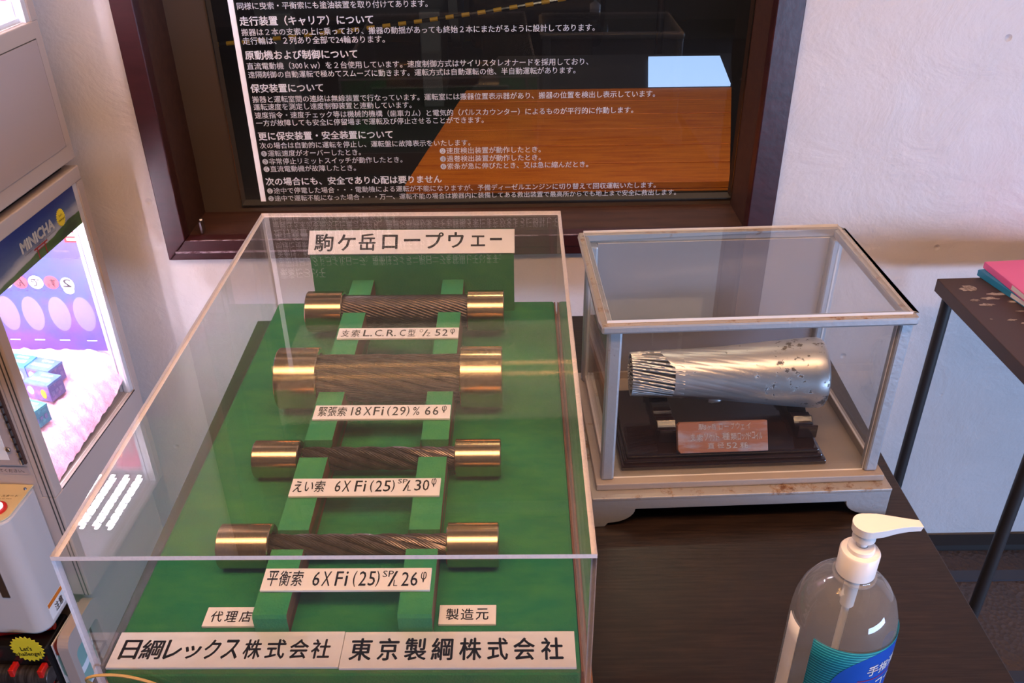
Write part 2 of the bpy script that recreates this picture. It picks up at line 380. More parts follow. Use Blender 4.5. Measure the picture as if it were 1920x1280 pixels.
def lettering(name, pieces, mat, parent, O, ex, ey, bold=0.0, keep=False, warp=None):
    """pieces: (text, x0, x1, y0, y1[, bold]) in plane units; keep=True: y1 ignored, letters keep their shape on baseline y0"""
    O, ex, ey = np.array(O, float), np.array(ex, float), np.array(ey, float)
    V, Fc = [], []
    for pc in pieces:
        t, x0, x1, y0, y1 = pc[:5]; bd = pc[5] if len(pc) > 5 else bold
        v, f = glyphs(t, bd)
        if len(v) == 0: continue
        mn, mx = v.min(0), v.max(0)
        sx = (x1-x0)/(mx[0]-mn[0])
        if keep: X = x0 + (v[:, 0]-mn[0])*sx; Y = y0 + (v[:, 1])*abs(sx)
        else: X = x0 + (v[:, 0]-mn[0])*sx; Y = y0 + (v[:, 1]-mn[1])/(mx[1]-mn[1])*(y1-y0)
        if warp: pts = [warp(a, b) for a, b in zip(X, Y)]
        else: pts = O + X[:, None]*ex + Y[:, None]*ey
        off = len(V); V.extend(list(pts)); Fc.extend([tuple(i+off for i in q) for q in f])
    return mesh_obj(name, V, Fc, mat, parent, smooth=False)

def pane(name, x0, x1, y0, y1, z0, z1, parent, mats, thin):
    """box whose two large faces are clear and whose narrow faces are the milky edge"""
    bb = MB().box(x0, x1, y0, y1, z0, z1)
    o = bb.build(name, mats, parent)
    for p in o.data.polygons: p.material_index = 0 if abs(p.normal[thin]) > 0.9 else 1
    return o
# ---------------------------------------------------------------- room
FZ = -0.07
YW = R(0.495)
WM = Matrix.Translation((0, 1.61, 0)) @ Matrix.Rotation(YW, 4, 'Z')
def wemp(name, label, cat):
    o = thing(name, label, cat); o.matrix_world = WM; return o
b = MB()
hx0, hx1, hz0, hz1 = -0.655, 0.490, 0.752, 2.0     # opening behind the frame
for (x0, x1, z0, z1) in ((-3, hx0, FZ, 2.7), (hx1, 6, FZ, 2.7), (hx0, hx1, FZ, hz0), (hx0, hx1, hz1, 2.7)):
    b.box(x0, x1, 0, 0.22, z0, z1)
bmesh.ops.remove_doubles(b.bm, verts=b.bm.verts, dist=1e-5)
wall = struct(b.build('wall_back', 'wall')); wall.matrix_world = WM
wall['label'] = 'rough white plastered wall'
floor = struct(MB().box(-3, 6, -4.2, 1.83, FZ-0.05, FZ).build('floor', 'floor'))
def floor_weave(m):
    n, l = m.node_tree.nodes, m.node_tree.links; bb = n['Principled BSDF']
    tc = n.new('ShaderNodeTexCoord'); v = n.new('ShaderNodeTexVoronoi'); v.inputs['Scale'].default_value = 95
    l.new(tc.outputs['Object'], v.inputs[0]); bp = n.new('ShaderNodeBump'); bp.inputs['Strength'].default_value = 0.9; bp.inputs['Distance'].default_value = 0.004
    l.new(v.outputs['Distance'], bp.inputs['Height']); l.new(bp.outputs[0], bb.inputs['Normal'])
floor_weave(M['floor'])
struct(MB().box(0.3, 2.9, 1.575, 1.612, FZ, FZ+0.018).build('baseboard_back', 'dark'))
t1 = struct(MB().box(0.6, 2.9, 1.475, 1.505, FZ, FZ+0.006).build('trim_1', 'strip'))
t2 = struct(MB().box(0.6, 2.9, 1.195, 1.222, FZ, FZ+0.006).build('trim_2', 'strip'))
ceil = struct(MB().box(-3, 6, -4.2, 1.60, 2.62, 2.7).build('ceiling', 'ceil'))
struct(MB().box(-3.1, -3, -4.2, 1.55, FZ, 2.7).build('wall_left', 'darkwall'))
struct(MB().box(6, 6.1, -4.2, 1.62, FZ, 2.7).build('wall_right', 'darkwall'))
b = MB().box(-3, 6, -4.3, -4.2, FZ, 2.7)
struct(b.build('wall_front', 'darkwall'))

# ---------------------------------------------------------------- framed information board in the wall
fb = wemp('framed_information_board', 'large black rope car information board in a maroon wooden frame on the wall', 'sign')
xl, xi, xr, xri, zb, zi, zt = -0.6764, -0.6364, 0.512, 0.462, 0.7292, 0.7726, 2.02
pr = -0.016
def frame_piece(pts, ext): return MB().prism(pts, ext).build('frame_rail', 'maroon', fb, bevel=0.002)
frame_piece([(xl, pr, zb), (xi, pr, zi), (xi, pr, zt-.04), (xl, pr, zt)], (0, 0.03, 0))
frame_piece([(xr, pr, zb), (xr, pr, zt), (xri, pr, zt-.04), (xri, pr, zi)], (0, 0.03, 0))
frame_piece([(xl, pr, zt), (xi, pr, zt-.04), (xri, pr, zt-.04), (xr, pr, zt)], (0, 0.03, 0))
# bottom rail has a worn step along it
frame_piece([(xl+.018, pr, zb+.018), (xr-.018, pr, zb+.018), (xri, pr, zi), (xi, pr, zi)], (0, 0.03, 0))
frame_piece([(xl, pr+.003, zb), (xr, pr+.003, zb), (xr-.018, pr+.003, zb+.0185), (xl+.018, pr+.003, zb+.0185)], (0, 0.03, 0))
M['scuff'] = P('scuffed_paint_edge', (0.30, 0.22, 0.26), 0.35, noise=(120, (0.07, 0.02, 0.025), 0.45, 0.6, (0.5, 1, 1)))
MB().box(xl+.016, -0.20, pr-.0006, pr+.004, zb+.0165, zb+.0205).build('worn_edge', 'scuff', fb)
MB().box(xi+.01, xri-.01, pr-.0004, pr+.003, zi-.0012, zi+.0002).build('worn_edge', 'scuff', fb)
# recess
MB().box(xi-.015, xi, 0.012, 0.155, zi-.01, zt).build('recess_side', 'recess', fb)
MB().box(xri, xri+.015, 0.012, 0.155, zi-.01, zt).build('recess_side', 'recess', fb)
MB().box(xi-.015, xri+.015, 0.012, 0.155, zi-.014, zi).build('sill', 'recess', fb)
MB().box(xi-.015, xri+.015, 0.012, 0.155, zt-.04, zt-.03).build('recess_top', 'recess', fb)
MB().box(xi, -0.557, 0.126, 0.156, zi, zt-.04).build('backing_strip', 'backing', fb)
MB().box(-0.557, xri, 0.126, 0.156, zi, .7865).build('backing_strip', 'backing', fb)
M['smoky'] = thin_glass('smoky_window_glass', 1.52, (0.72, 0.72, 0.72), 0.006, (0.5, 0.5, 0.55))
pane('text_panel', -0.5565, xri-.001, 0.120, 0.1255, 0.7868, zt-.05, fb, ['smoky', 'blackpl'], 1)
BT = [("同様に曳索・平衡索にも塗油装置を取り付けてあります。", 0, -.4989, -0.1474, 1.1753),
("支索は、防錆のため", 0, -.4989, -0.375, 1.1935),
("索条について", 1, -.4989, -0.402, 1.2380),
("支索はロックドコイルロープ、曳索はフィラー形ロープを使用しています。", 0, -.4989, -0.02, 1.2115),
("走行装置（キャリア）について", 1, -.4989, -0.2501, 1.1470),
("搬器は２本の支索の上に乗っており、搬器の動揺があっても終始２本にまたがるように設計してあります。", 0, -.4989, 0.1639, 1.1285),
("走行輪は、２列あり全部で24輪あります。", 0, -.4989, -0.2317, 1.1125),
("原動機および制御について", 1, -.4989, -0.2857, 1.0848),
("直流電動機（300ｋｗ）を２台使用しています。速度制御方式はサイリスタレオナードを採用しており、", 0, -.4989, 0.1540, 1.0658),
("遠隔制御の自動運転で極めてスムーズに動きます。運転方式は自動運転の他、半自動運転があります。", 0, -.4989, 0.1298, 1.0498),
("保安装置について", 1, -.4989, -0.3582, 1.0221),
("搬器と運転室間の連絡は無線装置で行なっています。運転室には搬器位置表示器があり、搬器の位置を検出し表示しています。", 0, -.4989, 0.2868, 1.0022),
("運転速度を測定し速度制御装置と連動しています。", 0, -.4989, -0.1899, 0.9873),
("速度指令・速度チェック等は機械的機構（歯車カム）と電気的（パルスカウンター）によるものが平行的に作動します。", 0, -.4989, 0.2459, 0.9708),
("一方が故障しても安全に停留場まで運転及び停止させることができます。", 0, -.4989, -0.0496, 0.9554),
("更に保安装置・安全装置について", 1, -.4989, -0.2314, 0.9272),
("次の場合は自動的に運転を停止し、運転盤に故障表示をいたします。", 0, -.4989, -0.0776, 0.9095),
("❶運転速度がオーバーしたとき。", 0, -.4989, -0.2986, 0.8930),
("❷速度検出装置が動作したとき。", 0, -0.1399, 0.0637, 0.8930),
("❸非常停止リミットスイッチが動作したとき。", 0, -.4989, -0.2161, 0.8764),
("❹過巻検出装置が動作したとき。", 0, -0.1399, 0.0638, 0.8764),
("❺直流電動機が故障したとき。", 0, -.4989, -0.3119, 0.8604),
("❻索条が急に伸びたとき、又は急に縮んだとき。", 0, -0.1399, 0.1607, 0.8604),
("次の場合にも、安全であり心配は要りません", 1, -.4989, -0.1387, 0.8319),
("❶途中で停電した場合・・・電動機による運転が不能になりますが、予備ディーゼルエンジンに切り替えて回収運転いたします。", 0, -.4989, 0.3019, 0.8136),
("❷途中で運転不能になった場合・・・万一、運転不能の場合は搬器内に装備してある救出装置で最高所からでも地上まで安全に救出します。", 0, -.4989, 0.3453, 0.7972)]
for t, h, x0, x1, z in BT:
    lettering('text_line', [(t, x0, x1, z+.0012, 0, 0.036 if h else 0.012)], 'print_white', fb, (0, 0.1192, 0), (1, 0, 0), (0, 0, 1), keep=True)
MB().box(-0.5145, -0.5045, 0.1185, 0.1205, 0.7975, 1.5).build('white_bar', 'print_white', fb)
b = MB().cyl((-0.612, 0.02, 0.80), (-0.607, 0.02, 0.80), 0.004, seg=10)
b.box(-.612, -.6085, .01, .03, .776, .80).build('catch', 'chrome', fb)

# ---------------------------------------------------------------- dark table carrying the cases
tb = thing('display_table', 'low dark woodgrain table carrying both display cases', 'table', (-0.4608, 1.3985, FZ))
TT = 0.77
MB().prism([(0, 0, TT-.03), (0.012, -1.28, TT-.03), (0.992, -1.28, TT-.03), (0.985, -.45, TT-.03), (0.9945, 0.006, TT-.03)][::1], (0, 0, 0.03)).build('tabletop', 'table', tb, bevel=0.0015)
for (x, y) in ((.05, -.05), (.93, -.05), (.05, -1.22), (.93, -1.22)):
    MB().box(x-.02, x+.02, y-.02, y+.02, 0, TT-.03).build('leg', 'blackmetal', tb)
MB().box(.07, .91, -.06, -.04, TT-.08, TT-.03).build('apron', 'blackmetal', tb)

# ---------------------------------------------------------------- rope display: plinth, green board, rails
AY = -0.0106
dm = Matrix.Translation((-0.4066, 0.5681, 0.70)) @ Matrix.Rotation(AY, 4, 'Z')   # local origin at the acrylic cover's front-left foot, table height
def D(name, label, cat):
    o = thing(name, label, cat); o.matrix_world = dm; return o
W_, L_ = 0.4787, 0.7566
base = D('rope_display_stand', 'green felt covered display board with two rails on a wooden plinth', 'display stand')
MB().box(-.004, W_+.004, -.03, L_+.004, 0, 0.054).build('plinth', 'plinth', base, bevel=0.002)
MB().box(.005, W_-.0085, .004, L_-.006, 0.054, 0.080).build('board', 'felt', base, bevel=0.004)
MB().box(W_-.0086, W_-.0066, .006, L_-.008, 0.0545, 0.0785).build('bare_edge', 'rawwood', base)
# header block with a sloped top
hbx0, hbx1 = 0.078, 0.4035
hy = 0.717
MB().prism([(hbx0, hy, .08), (hbx0, hy, .186), (hbx0, hy+.030, .2125), (hbx0, hy+.0345, .2125), (hbx0, hy+.0345, .08)], (hbx1-hbx0, 0, 0)).build('header_block', 'felt', base, bevel=0.001)
ROPES = [  # x0 cap, x1 cap (local), y, z centre (local), rope radius, cap radius
    dict(y=0.644, z=0.122, r=0.0255, cr=0.0320, kind=1),
    dict(y=0.4525, z=0.1245, r=0.0330, cr=0.0425, kind=2),
    dict(y=0.3035, z=0.1035, r=0.0150, cr=0.0236, kind=3),
    dict(y=0.1530, z=0.1030, r=0.0130, cr=0.0245, kind=4)]
def rail_top(y): return 0.107 + 0.0325*(y-0.05)/0.667
def rail(x0, x1):
    y0, y1 = 0.0515, hy-.001
    prof = []
    y = y1
    pts = [(y1, rail_top(y1))]
    for rp in ROPES:
        cy, cz, r = rp['y'], rp['z'], rp['r']+.0012
        # notch: part of circle below the rail top
        arc = []
        N = 28
        for k in range(N+1):
            a = math.pi*k/N
            yy, zz = cy + r*math.cos(a), cz - r*math.sin(a)
            if zz < rail_top(yy) and zz > 0.0806: arc.append((yy, zz))
            elif zz <= 0.0806: arc.append((yy, 0.0806))
        pts.append((arc[0][0], rail_top(arc[0][0]))); pts += arc; pts.append((arc[-1][0], rail_top(arc[-1][0])))
    pts += [(y0+.001, rail_top(y0)), (y0-.001, rail_top(y0)-.004), (y0, .0802), (y1, .0802)]
    clean = [pts[0]]
    for p in pts[1:]:
        if abs(p[0]-clean[-1][0])+abs(p[1]-clean[-1][1]) > 1e-5: clean.append(p)
    bb = MB(); bb.prism([(x0, p[0], p[1]) for p in clean], (x1-x0, 0, 0))
    bmesh.ops.triangulate(bb.bm, faces=[f for f in bb.bm.faces if len(f.verts) > 4])
    o = bb.build('rail', ['felt_rail', 'rawwood'], base)
    for p in o.data.polygons:
        if p.normal.x > 0.9: p.material_index = 1
    return o
rail(0.1425, 0.1770)
rail(0.2880, 0.3225)

# ---------------------------------------------------------------- the four rope samples
def P_(x, phi, r, cy, cz): return (x, cy - r*np.cos(phi), cz + r*np.sin(phi))
cap_z = dm
def rope_sample(i, label):
    rp = ROPES[i]; cy, cz = rp['y'], rp['z']; r = rp['r']; cr = rp['cr']
    o = thing('rope_sample', label, 'rope sample', group='rope samples lying on the rails')
    o.matrix_world = dm @ Matrix.Translation((0.083, cy, cz))
    X0, X1, c = 0.0, 0.3050, 0.0565
    def cap(xa, xb, name='brass_cap'):
        h = cr; bv = 0.0012; inn = r+0.0015
        prof = [(0.0, xa+.0005)] if xa == X0 else [(inn, xa+.004)]
        if xa == X0: pr_ = [(0, xa), (h-bv, xa), (h, xa+bv), (h, xb-bv), (h-bv, xb), (inn+.001, xb), (inn, xb-.001), (inn, xb-.012), (0, xb-.012)]
        else: pr_ = [(0, xa+.012), (inn, xa+.012), (inn, xa+.001), (inn+.001, xa), (h-bv, xa), (h, xa+bv), (h, xb-bv), (h-bv, xb), (0, xb)]
        mt = Matrix.Rotation(math.pi/2, 4, 'Y')
        return MB().lathe(pr_, mt, seg=96).build(name, 'brass', o, smooth=True, angle=30)
    cap(X0, c); cap(X1-c, X1)
    xs = np.linspace(c-.006, X1-c+.006, 90)
    def helix(R0, phi0, k): 
        ph = phi0 - k*xs
        return np.stack([xs, -R0*np.cos(ph), R0*np.sin(ph)], 1)
    def strand_wires(R0, phi0, k, rs, nw, rw, kw):
        """wires laid around a strand centre line"""
        V, Fc = [], []
        ph = phi0 - k*xs
        cen = np.stack([xs, -R0*np.cos(ph), R0*np.sin(ph)], 1)
        t = np.gradient(cen, axis=0); t /= np.linalg.norm(t, axis=1)[:, None]
        e1 = np.stack([0*xs, -np.cos(ph), np.sin(ph)], 1); e2 = np.cross(t, e1)
        for q in range(nw):
            a = 2*math.pi*q/nw - kw*xs
            p = cen + rs*(np.cos(a)[:, None]*e1 - np.sin(a)[:, None]*e2)
            v, f = tube_np(p, rw, 5, False); off = len(V); V.extend(v); Fc.extend([tuple(x+off for x in g) for g in f])
        return V, Fc
    if rp['kind'] == 1:
        nw = 32; Rw = r-.0024
        MB().cyl((c-.006, 0, 0), (X1-c+.006, 0, 0), Rw, seg=32).build('core', 'steel_dark', o, smooth=True)
        for q in range(nw):
            v, f = tube_np(helix(Rw, 2*math.pi*q/nw, 0.36/Rw*1.05), 0.00222, 6, False)
            mesh_obj('wire', v, f, 'steel', o)
    else:
        if rp['kind'] == 2: ns, rs, nw, kk, kw, inner = 12, 0.0064, 10, 0.33/r, -28, 0.0170
        elif rp['kind'] == 3: ns, rs, nw, kk, kw, inner = 6, 0.00480, 10, 0.37/(r*.8), 55, 0.0055
        else: ns, rs, nw, kk, kw, inner = 6, 0.00415, 9, 0.36/(r*.8), 60, 0.0048
        R0 = r - rs
        rw = math.pi*rs*.80/nw
        MB().cyl((c-.006, 0, 0), (X1-c+.006, 0, 0), inner if rp['kind'] == 2 else R0*.75, seg=24).build('core', 'steel_dark', o, smooth=True)
        for q in range(ns):
            V, Fc = strand_wires(R0, 2*math.pi*q/ns + .3, kk, rs-rw, nw, rw, kw)
            s_ = mesh_obj('strand', V, Fc, 'steel', o)
            ph = 2*math.pi*q/ns + .3 - kk*xs
            v, f = tube_np(np.stack([xs, -R0*np.cos(ph), R0*np.sin(ph)], 1), rs-rw*1.75, 8, False)
            mesh_obj('strand_core', v, f, 'steel_dark', s_)
    return o
rope_sample(0, 'brass-capped smooth locked-coil rope sample at the back, marked 52')
rope_sample(1, 'thickest many-stranded rope sample with large brass caps, marked 66')
rope_sample(2, 'six-strand brass-capped rope sample, third from the back, marked 30')
rope_sample(3, 'thinnest six-strand brass-capped rope sample nearest the front, marked 26')

# ---------------------------------------------------------------- name plates
def plate(label, quad_c, w0, h0, slope, pieces, cat='name plate', bold=0.0, ink='ink', skew=0.0, th=0.003, extra=None):
    """quad_c: local (x, y, z) of the lower-left front corner; slope: tilt about x"""
    o = thing('name_plate', label, cat, group='white plates of the rope display')
    o.matrix_world = dm @ Matrix.Translation(quad_c) @ Matrix.Rotation(slope, 4, 'X')
    MB().box(0, w0, 0, h0, 0, th).build('plate', 'plate', o, bevel=0.0004)
    if pieces: lettering('lettering', pieces, ink, o, (0, 0, th+.0002), (1, 0, 0), (0, 1, 0), bold=bold)
    if extra: extra(o, th)
    return o
def pc(lst, xl_, xr_, yt, yb, w0, h0, b_=0.0):
    out = []
    for it in lst:
        t, x0, x1, y0, y1 = it[:5]
        f = w0/(xr_-xl_)
        g = h0/(yb-yt)
        out.append((t, (x0-xl_)*f, (x1-xl_)*f, (yb-y1)*g, (yb-y0)*g) + tuple(it[5:]))
    return out
PW = 0.1745
sl = math.atan(0.0325/0.667)
def on_rail(y): return rail_top(y) + 0.0003
L1 = pc([("支", 495, 540, 755, 797, .012), ("索", 553, 600, 755, 797, .012), ("L.", 622, 675, 756, 795), ("C.", 688, 742, 756, 795), ("R.", 757, 812, 756, 795), ("C", 832, 866, 756, 795), ("型", 880, 922, 755, 797, .012),
         ("O", 945, 966, 754, 773, .001), ("/", 964, 994, 756, 797, .001), ("Z", 988, 1010, 775, 796, .001), ("5", 1037, 1068, 755, 795), ("2", 1078, 1110, 755, 795), ("φ", 1124, 1150, 752, 788)], 474, 1172, 744, 806, .177, .0270)
L2 = pc([("緊", 435, 495, 540, 602, .015), ("張", 503, 560, 540, 602, .015), ("索", 568, 628, 540, 602, .015), ("18", 662, 728, 541, 598), ("X", 748, 800, 541, 598), ("F", 815, 856, 541, 598), ("i", 870, 884, 541, 598),
         ("(", 908, 930, 538, 604), ("2", 945, 985, 541, 598), ("9", 995, 1035, 541, 598), (")", 1042, 1062, 538, 604), ("%", 1085, 1132, 543, 598), ("6", 1168, 1208, 541, 598), ("6", 1222, 1262, 541, 598), ("φ", 1283, 1315, 536, 584)], 405, 1343, 528, 619, .1768, .0282)
L3 = pc([("え", 282, 345, 1047, 1118, .022), ("い", 358, 418, 1052, 1113, .022), ("索", 428, 497, 1045, 1118, .018), ("6", 567, 607, 1046, 1116), ("X", 620, 672, 1046, 1116), ("F", 705, 752, 1046, 1116), ("i", 765, 780, 1046, 1116),
         ("(", 808, 830, 1044, 1120), ("2", 845, 892, 1046, 1116), ("5", 902, 950, 1046, 1116), (")", 957, 978, 1044, 1120), ("SP", 995, 1062, 1037, 1065, .001), ("/", 1036, 1082, 1046, 1114, .001), ("L", 1068, 1092, 1078, 1112, .001), ("3", 1115, 1160, 1042, 1112), ("0", 1170, 1215, 1042, 1112), ("φ", 1228, 1262, 1034, 1088)], 262, 1291, 1030, 1141, .1745, .0292)
L4 = pc([("平", 372, 440, 515, 604, .018), ("衡", 450, 520, 515, 604, .018), ("索", 530, 600, 515, 604, .018), ("6", 665, 710, 520, 604), ("X", 726, 780, 520, 604), ("F", 810, 856, 520, 604), ("i", 872, 888, 520, 604),
         ("(", 922, 943, 518, 610), ("2", 960, 1008, 520, 604), ("5", 1020, 1065, 520, 604), (")", 1070, 1092, 518, 610), ("SP", 1108, 1178, 517, 554, .001), ("/", 1148, 1204, 520, 608, .001), ("L", 1184, 1210, 570, 606, .001), ("2", 1233, 1280, 525, 606), ("6", 1290, 1336, 525, 606), ("φ", 1354, 1390, 524, 586)], 345, 1419, 500, 628, .1745, .0292)
bb_ = 0.010
Lp = [(L1, 0.1455, 0.5420, .177, .027, 'small white plate lettered L.C.R.C 52 in front of the rearmost rope'),
      (L2, 0.1450, 0.3570, .1768, .0282, 'small white plate lettered 18XFi(29) 66 in front of the thickest rope'),
      (L3, 0.1440, 0.2170, .1745, .0292, 'small white plate reading 6XFi(25) SP/L 30, third from the back'),
      (L4, 0.1440, 0.0800, .1745, .0292, 'small white plate reading 6XFi(25) SP/L 26, frontmost on the rails')]
for pcs, x, y, w0, h0, lab in Lp:
    plate(lab, (x, y, on_rail(y)+.0002), w0, h0, sl, pcs, bold=bb_)
# plates on the board
ZB = 0.0802
def bt(chars, x0, x1, w, y0, y1, bd, skip=0.0):
    n = len(chars); out = []; step = (x1-x0-w)/(n-1)
    for k, ch in enumerate(chars):
        out.append((ch, x0+k*step, x0+k*step+w, y0, y1, bd))
    return out
plate('small white plate beside the left rail foot, three dark characters', (0.0850, 0.0590, ZB), 0.0565, .0250, 0, bt("代理店", .0062, .0485, .0122, .005, .0195, .026), ink='ink_brown')
plate('small white plate right of the right rail, three dark characters', (0.3270, 0.0605, ZB), 0.0590, .0252, 0, bt("製造元", .0072, .0512, .0132, .0052, .0202, .018), ink='ink')
jl = "日綱レックス株式会社"
pl = []
cx = [(672, 808), (822, 985), (1003, 1130), (1150, 1275), (1297, 1415), (1435, 1560), (1603, 1728), (1770, 1918), (1948, 2100), (2116, 2258)]
x0s, x1s = 604, 2320
cx = cx[:6] + [((400+a/3.4286-60)*4, (400+b_/3.4286-60)*4) for a, b_ in ((200, 315), (345, 470), (495, 618), (636, 760))]
xe = (400+832/3.4286-60)*4
ys = [(.010, .034)]*10
for ch, (a, b_) in zip(jl, cx):
    f = .2275/(xe-612)
    hh = (.0095, .0335) if ch not in 'ッ' else (.0100, .0260)
    pl.append((ch, (a-612)*f, (b_-612)*f, hh[0], hh[1], .036))
plate('wide white plate at the front left, ten large faded characters', (0.0062, 0.0085, ZB), 0.2275, .0432, 0, pl, ink='ink_brown')
cx = [(885, 1028), (1065, 1200), (1237, 1380), (1410, 1550), (1590, 1735), (1770, 1905)]
cx = [400+a/3.4286 for q in cx for a in q]; cx = list(zip(cx[::2], cx[1::2])) + [(965, 1006), (1017, 1059)]
f = .2305/(1080.7-643.5); pl = []
for ch, (a, b_) in zip("東京製綱株式会社", cx):
    pl.append((ch, (a-643.5)*f, (b_-643.5)*f, .0085, .0360, .036))
plate('wide white plate at the front right, eight large black characters', (0.2342, 0.0070, ZB), 0.2310, .0440, 0, pl, ink='ink')
# header plate on the sloped top of the block
hd = [("駒", 345, 455), ("ケ", 478, 583), ("岳", 600, 698), ("ロ", 735, 825), ("ー", 860, 955), ("プ", 985, 1090), ("ウ", 1115, 1205), ("エ", 1245, 1328), ("ー", 1355, 1425)]
Y = {"駒": (172, 272), "ケ": (175, 270), "岳": (172, 270), "ロ": (180, 262), "プ": (168, 262), "ウ": (168, 258), "エ": (188, 250)}
pl = []
for k, (ch, a, b_) in enumerate(hd):
    ya, yb = Y.get(ch, (205, 220) if k == 4 else (202, 217))
    pl.append((ch, a, b_, ya, yb, .032))
hsl = math.atan2(.0265, .030)
plate('wide white plate sloping on top of the header block at the back', (hbx0-.002, hy-.0012, .1852), 0.3290, .0415, hsl, pc(pl, 312, 1497, 152, 288, .3290, .0415), th=.0025)

# ---------------------------------------------------------------- acrylic cover over the rope display
ac = D('acrylic_cover', 'large clear acrylic cover over the green rope display', 'display cover')
zc0, zc1, tk = 0.0545, 0.240, 0.0048
am = ['acrylic', 'acrylic_edge']
pane('top_pane', 0, W_, 0, L_, zc1-tk, zc1, ac, am, 2)
pane('front_pane', 0, W_, 0, tk, zc0, zc1-tk-.0001, ac, am, 1)
pane('back_pane', 0, W_, L_-tk, L_, zc0, zc1-tk-.0001, ac, am, 1)
pane('side_pane', 0, tk, tk+.0001, L_-tk-.0001, zc0, zc1-tk-.0001, ac, am, 0)
pane('side_pane', W_-tk, W_, tk+.0001, L_-tk-.0001, zc0, zc1-tk-.0001, ac, am, 0)
# tan string looped round the front left foot of the cover
sp = thing('raffia_string', 'tan string looped at the front left corner of the acrylic cover', 'string')
sp.matrix_world = dm
key = [(-.0075, .006, .060), (-.0078, -.003, .078), (-.003, -.0065, .0875), (.010, -.0060, .0905), (.030, -.0050, .0880), (.052, -.0045, .0790), (.068, -.0045, .0660), (.074, -.0120, .0570)]
key = [Vector(p) for p in key]; pts = []
for k in range(len(key)-1):
    p0 = key[max(0, k-1)]; p1 = key[k]; p2 = key[k+1]; p3 = key[min(len(key)-1, k+2)]
    for q in range(8):
        t = q/8
        pts.append(tuple(.5*((2*p1) + (p2-p0)*t + (2*p0-5*p1+4*p2-p3)*t*t + (3*p1-p0-3*p2+p3)*t**3)))
MB().tube(pts, 0.0015, 6).build('string', 'raffia', sp, smooth=True)

# ---------------------------------------------------------------- silver display case
SY = 0.0341
smx = Matrix.Translation((0.1021, 0.8669, 0.70)) @ Matrix.Rotation(SY, 4, 'Z')
def S(name, label, cat):
    o = thing(name, label, cat); o.matrix_world = smx; return o
cs = S('glass_display_case', 'small silver-painted metal and glass case with rusty edges', 'display case')
SW, SL = 0.3662, 0.2594
u0, u1, v0, v1 = -.004, .3795, -.0145, .275
def apron(p0, p1, th, horiz):
    Lh = abs(p1-p0); pts = [(0, 0), (.018, 0)]
    for k in range(9):
        a = k/8*math.pi/2
        pts.append((.022+.034*math.sin(a)*1.0, .006+.022*(1-math.cos(a))))
    top = [(Lh-x, z) for x, z in reversed(pts)]
    prof = pts + top + [(Lh, .047), (0, .047)]
    return [(p0 + x, z) for x, z in prof]
pf = apron(u0, u1, .01, True)
MB().prism([(x, v0, z) for x, z in pf], (0, .012, 0)).build('apron', 'silver', cs, bevel=0.001)
MB().prism([(x, v1-.012, z) for x, z in pf], (0, .012, 0)).build('apron', 'silver', cs, bevel=0.001)
ps = apron(v0+.0121, v1-.0121, .01, False)
MB().prism([(u0, y, z) for y, z in ps], (.012, 0, 0)).build('apron', 'silver', cs, bevel=0.001)
MB().prism([(u1-.012, y, z) for y, z in ps], (.012, 0, 0)).build('apron', 'silver', cs, bevel=0.001)
MB().box(u0-.0003, u1+.0003, v0-.0003, v1, .0425, .0475).build('lower_step', 'silver_rust', cs, bevel=0.0012)
MB().box(.003, .3735, .0005, .2600, .0475, .0575).build('floor_plate', 'silver_floor', cs, bevel=0.0012)
pw = .0165
for (x, y) in ((.0095, .0085), (.3495, .0085), (.0095, .2345), (.3495, .2345)):
    MB().box(x, x+pw, y, y+pw, .0575, .2785).build('post', 'silver', cs, bevel=0.003)
for (x0, x1, y0, y1) in ((.026, .350, .0105, .0125), ):
    pass
# glazing channels along floor and posts
for (a0, a1, b0, b1) in ((.0265, .3490, .2400, .2440), (.0135, .0175, .0255, .2340), (.3580, .3620, .0255, .2340)):
    MB().box(a0, a1, b0, b1, .0576, .0690).build('glazing_channel', 'silver_floor', cs)
# top rim
ro = MB(); rw_ = .0135
ro.box(0, SW, 0, rw_, .2790, .2905).box(0, SW, SL-rw_, SL, .2790, .2905).box(0, rw_, rw_, SL-rw_, .2790, .2905).box(SW-rw_, SW, rw_, SL-rw_, .2790, .2905)
bmesh.ops.remove_doubles(ro.bm, verts=ro.bm.verts, dist=1e-5)
rim = ro.build('top_rim', ['silver', 'silver_rust'], cs, bevel=0.003)
for p in rim.data.polygons:
    if p.normal.z > .9: p.material_index = 1
gm = ['glass', 'glass_edge']
pane('top_glass', .0065, SW-.0065, .0065, SL-.0055, .2907, .2945, cs, gm, 2)
pane('side_glass', .0262, .3490, .0125, .0150, .0577, .2785, cs, gm, 1)
pane('back_sheet', .0262, .3490, .2445, .2470, .0577, .2785, cs, ['milky', 'glass_edge'], 1)['label'] = 'grey translucent back sheet'
pane('side_glass', .0140, .0165, .0255, .2340, .0692, .2785, cs, gm, 0)
pane('side_glass', .3590, .3615, .0255, .2340, .0692, .2785, cs, gm, 0)
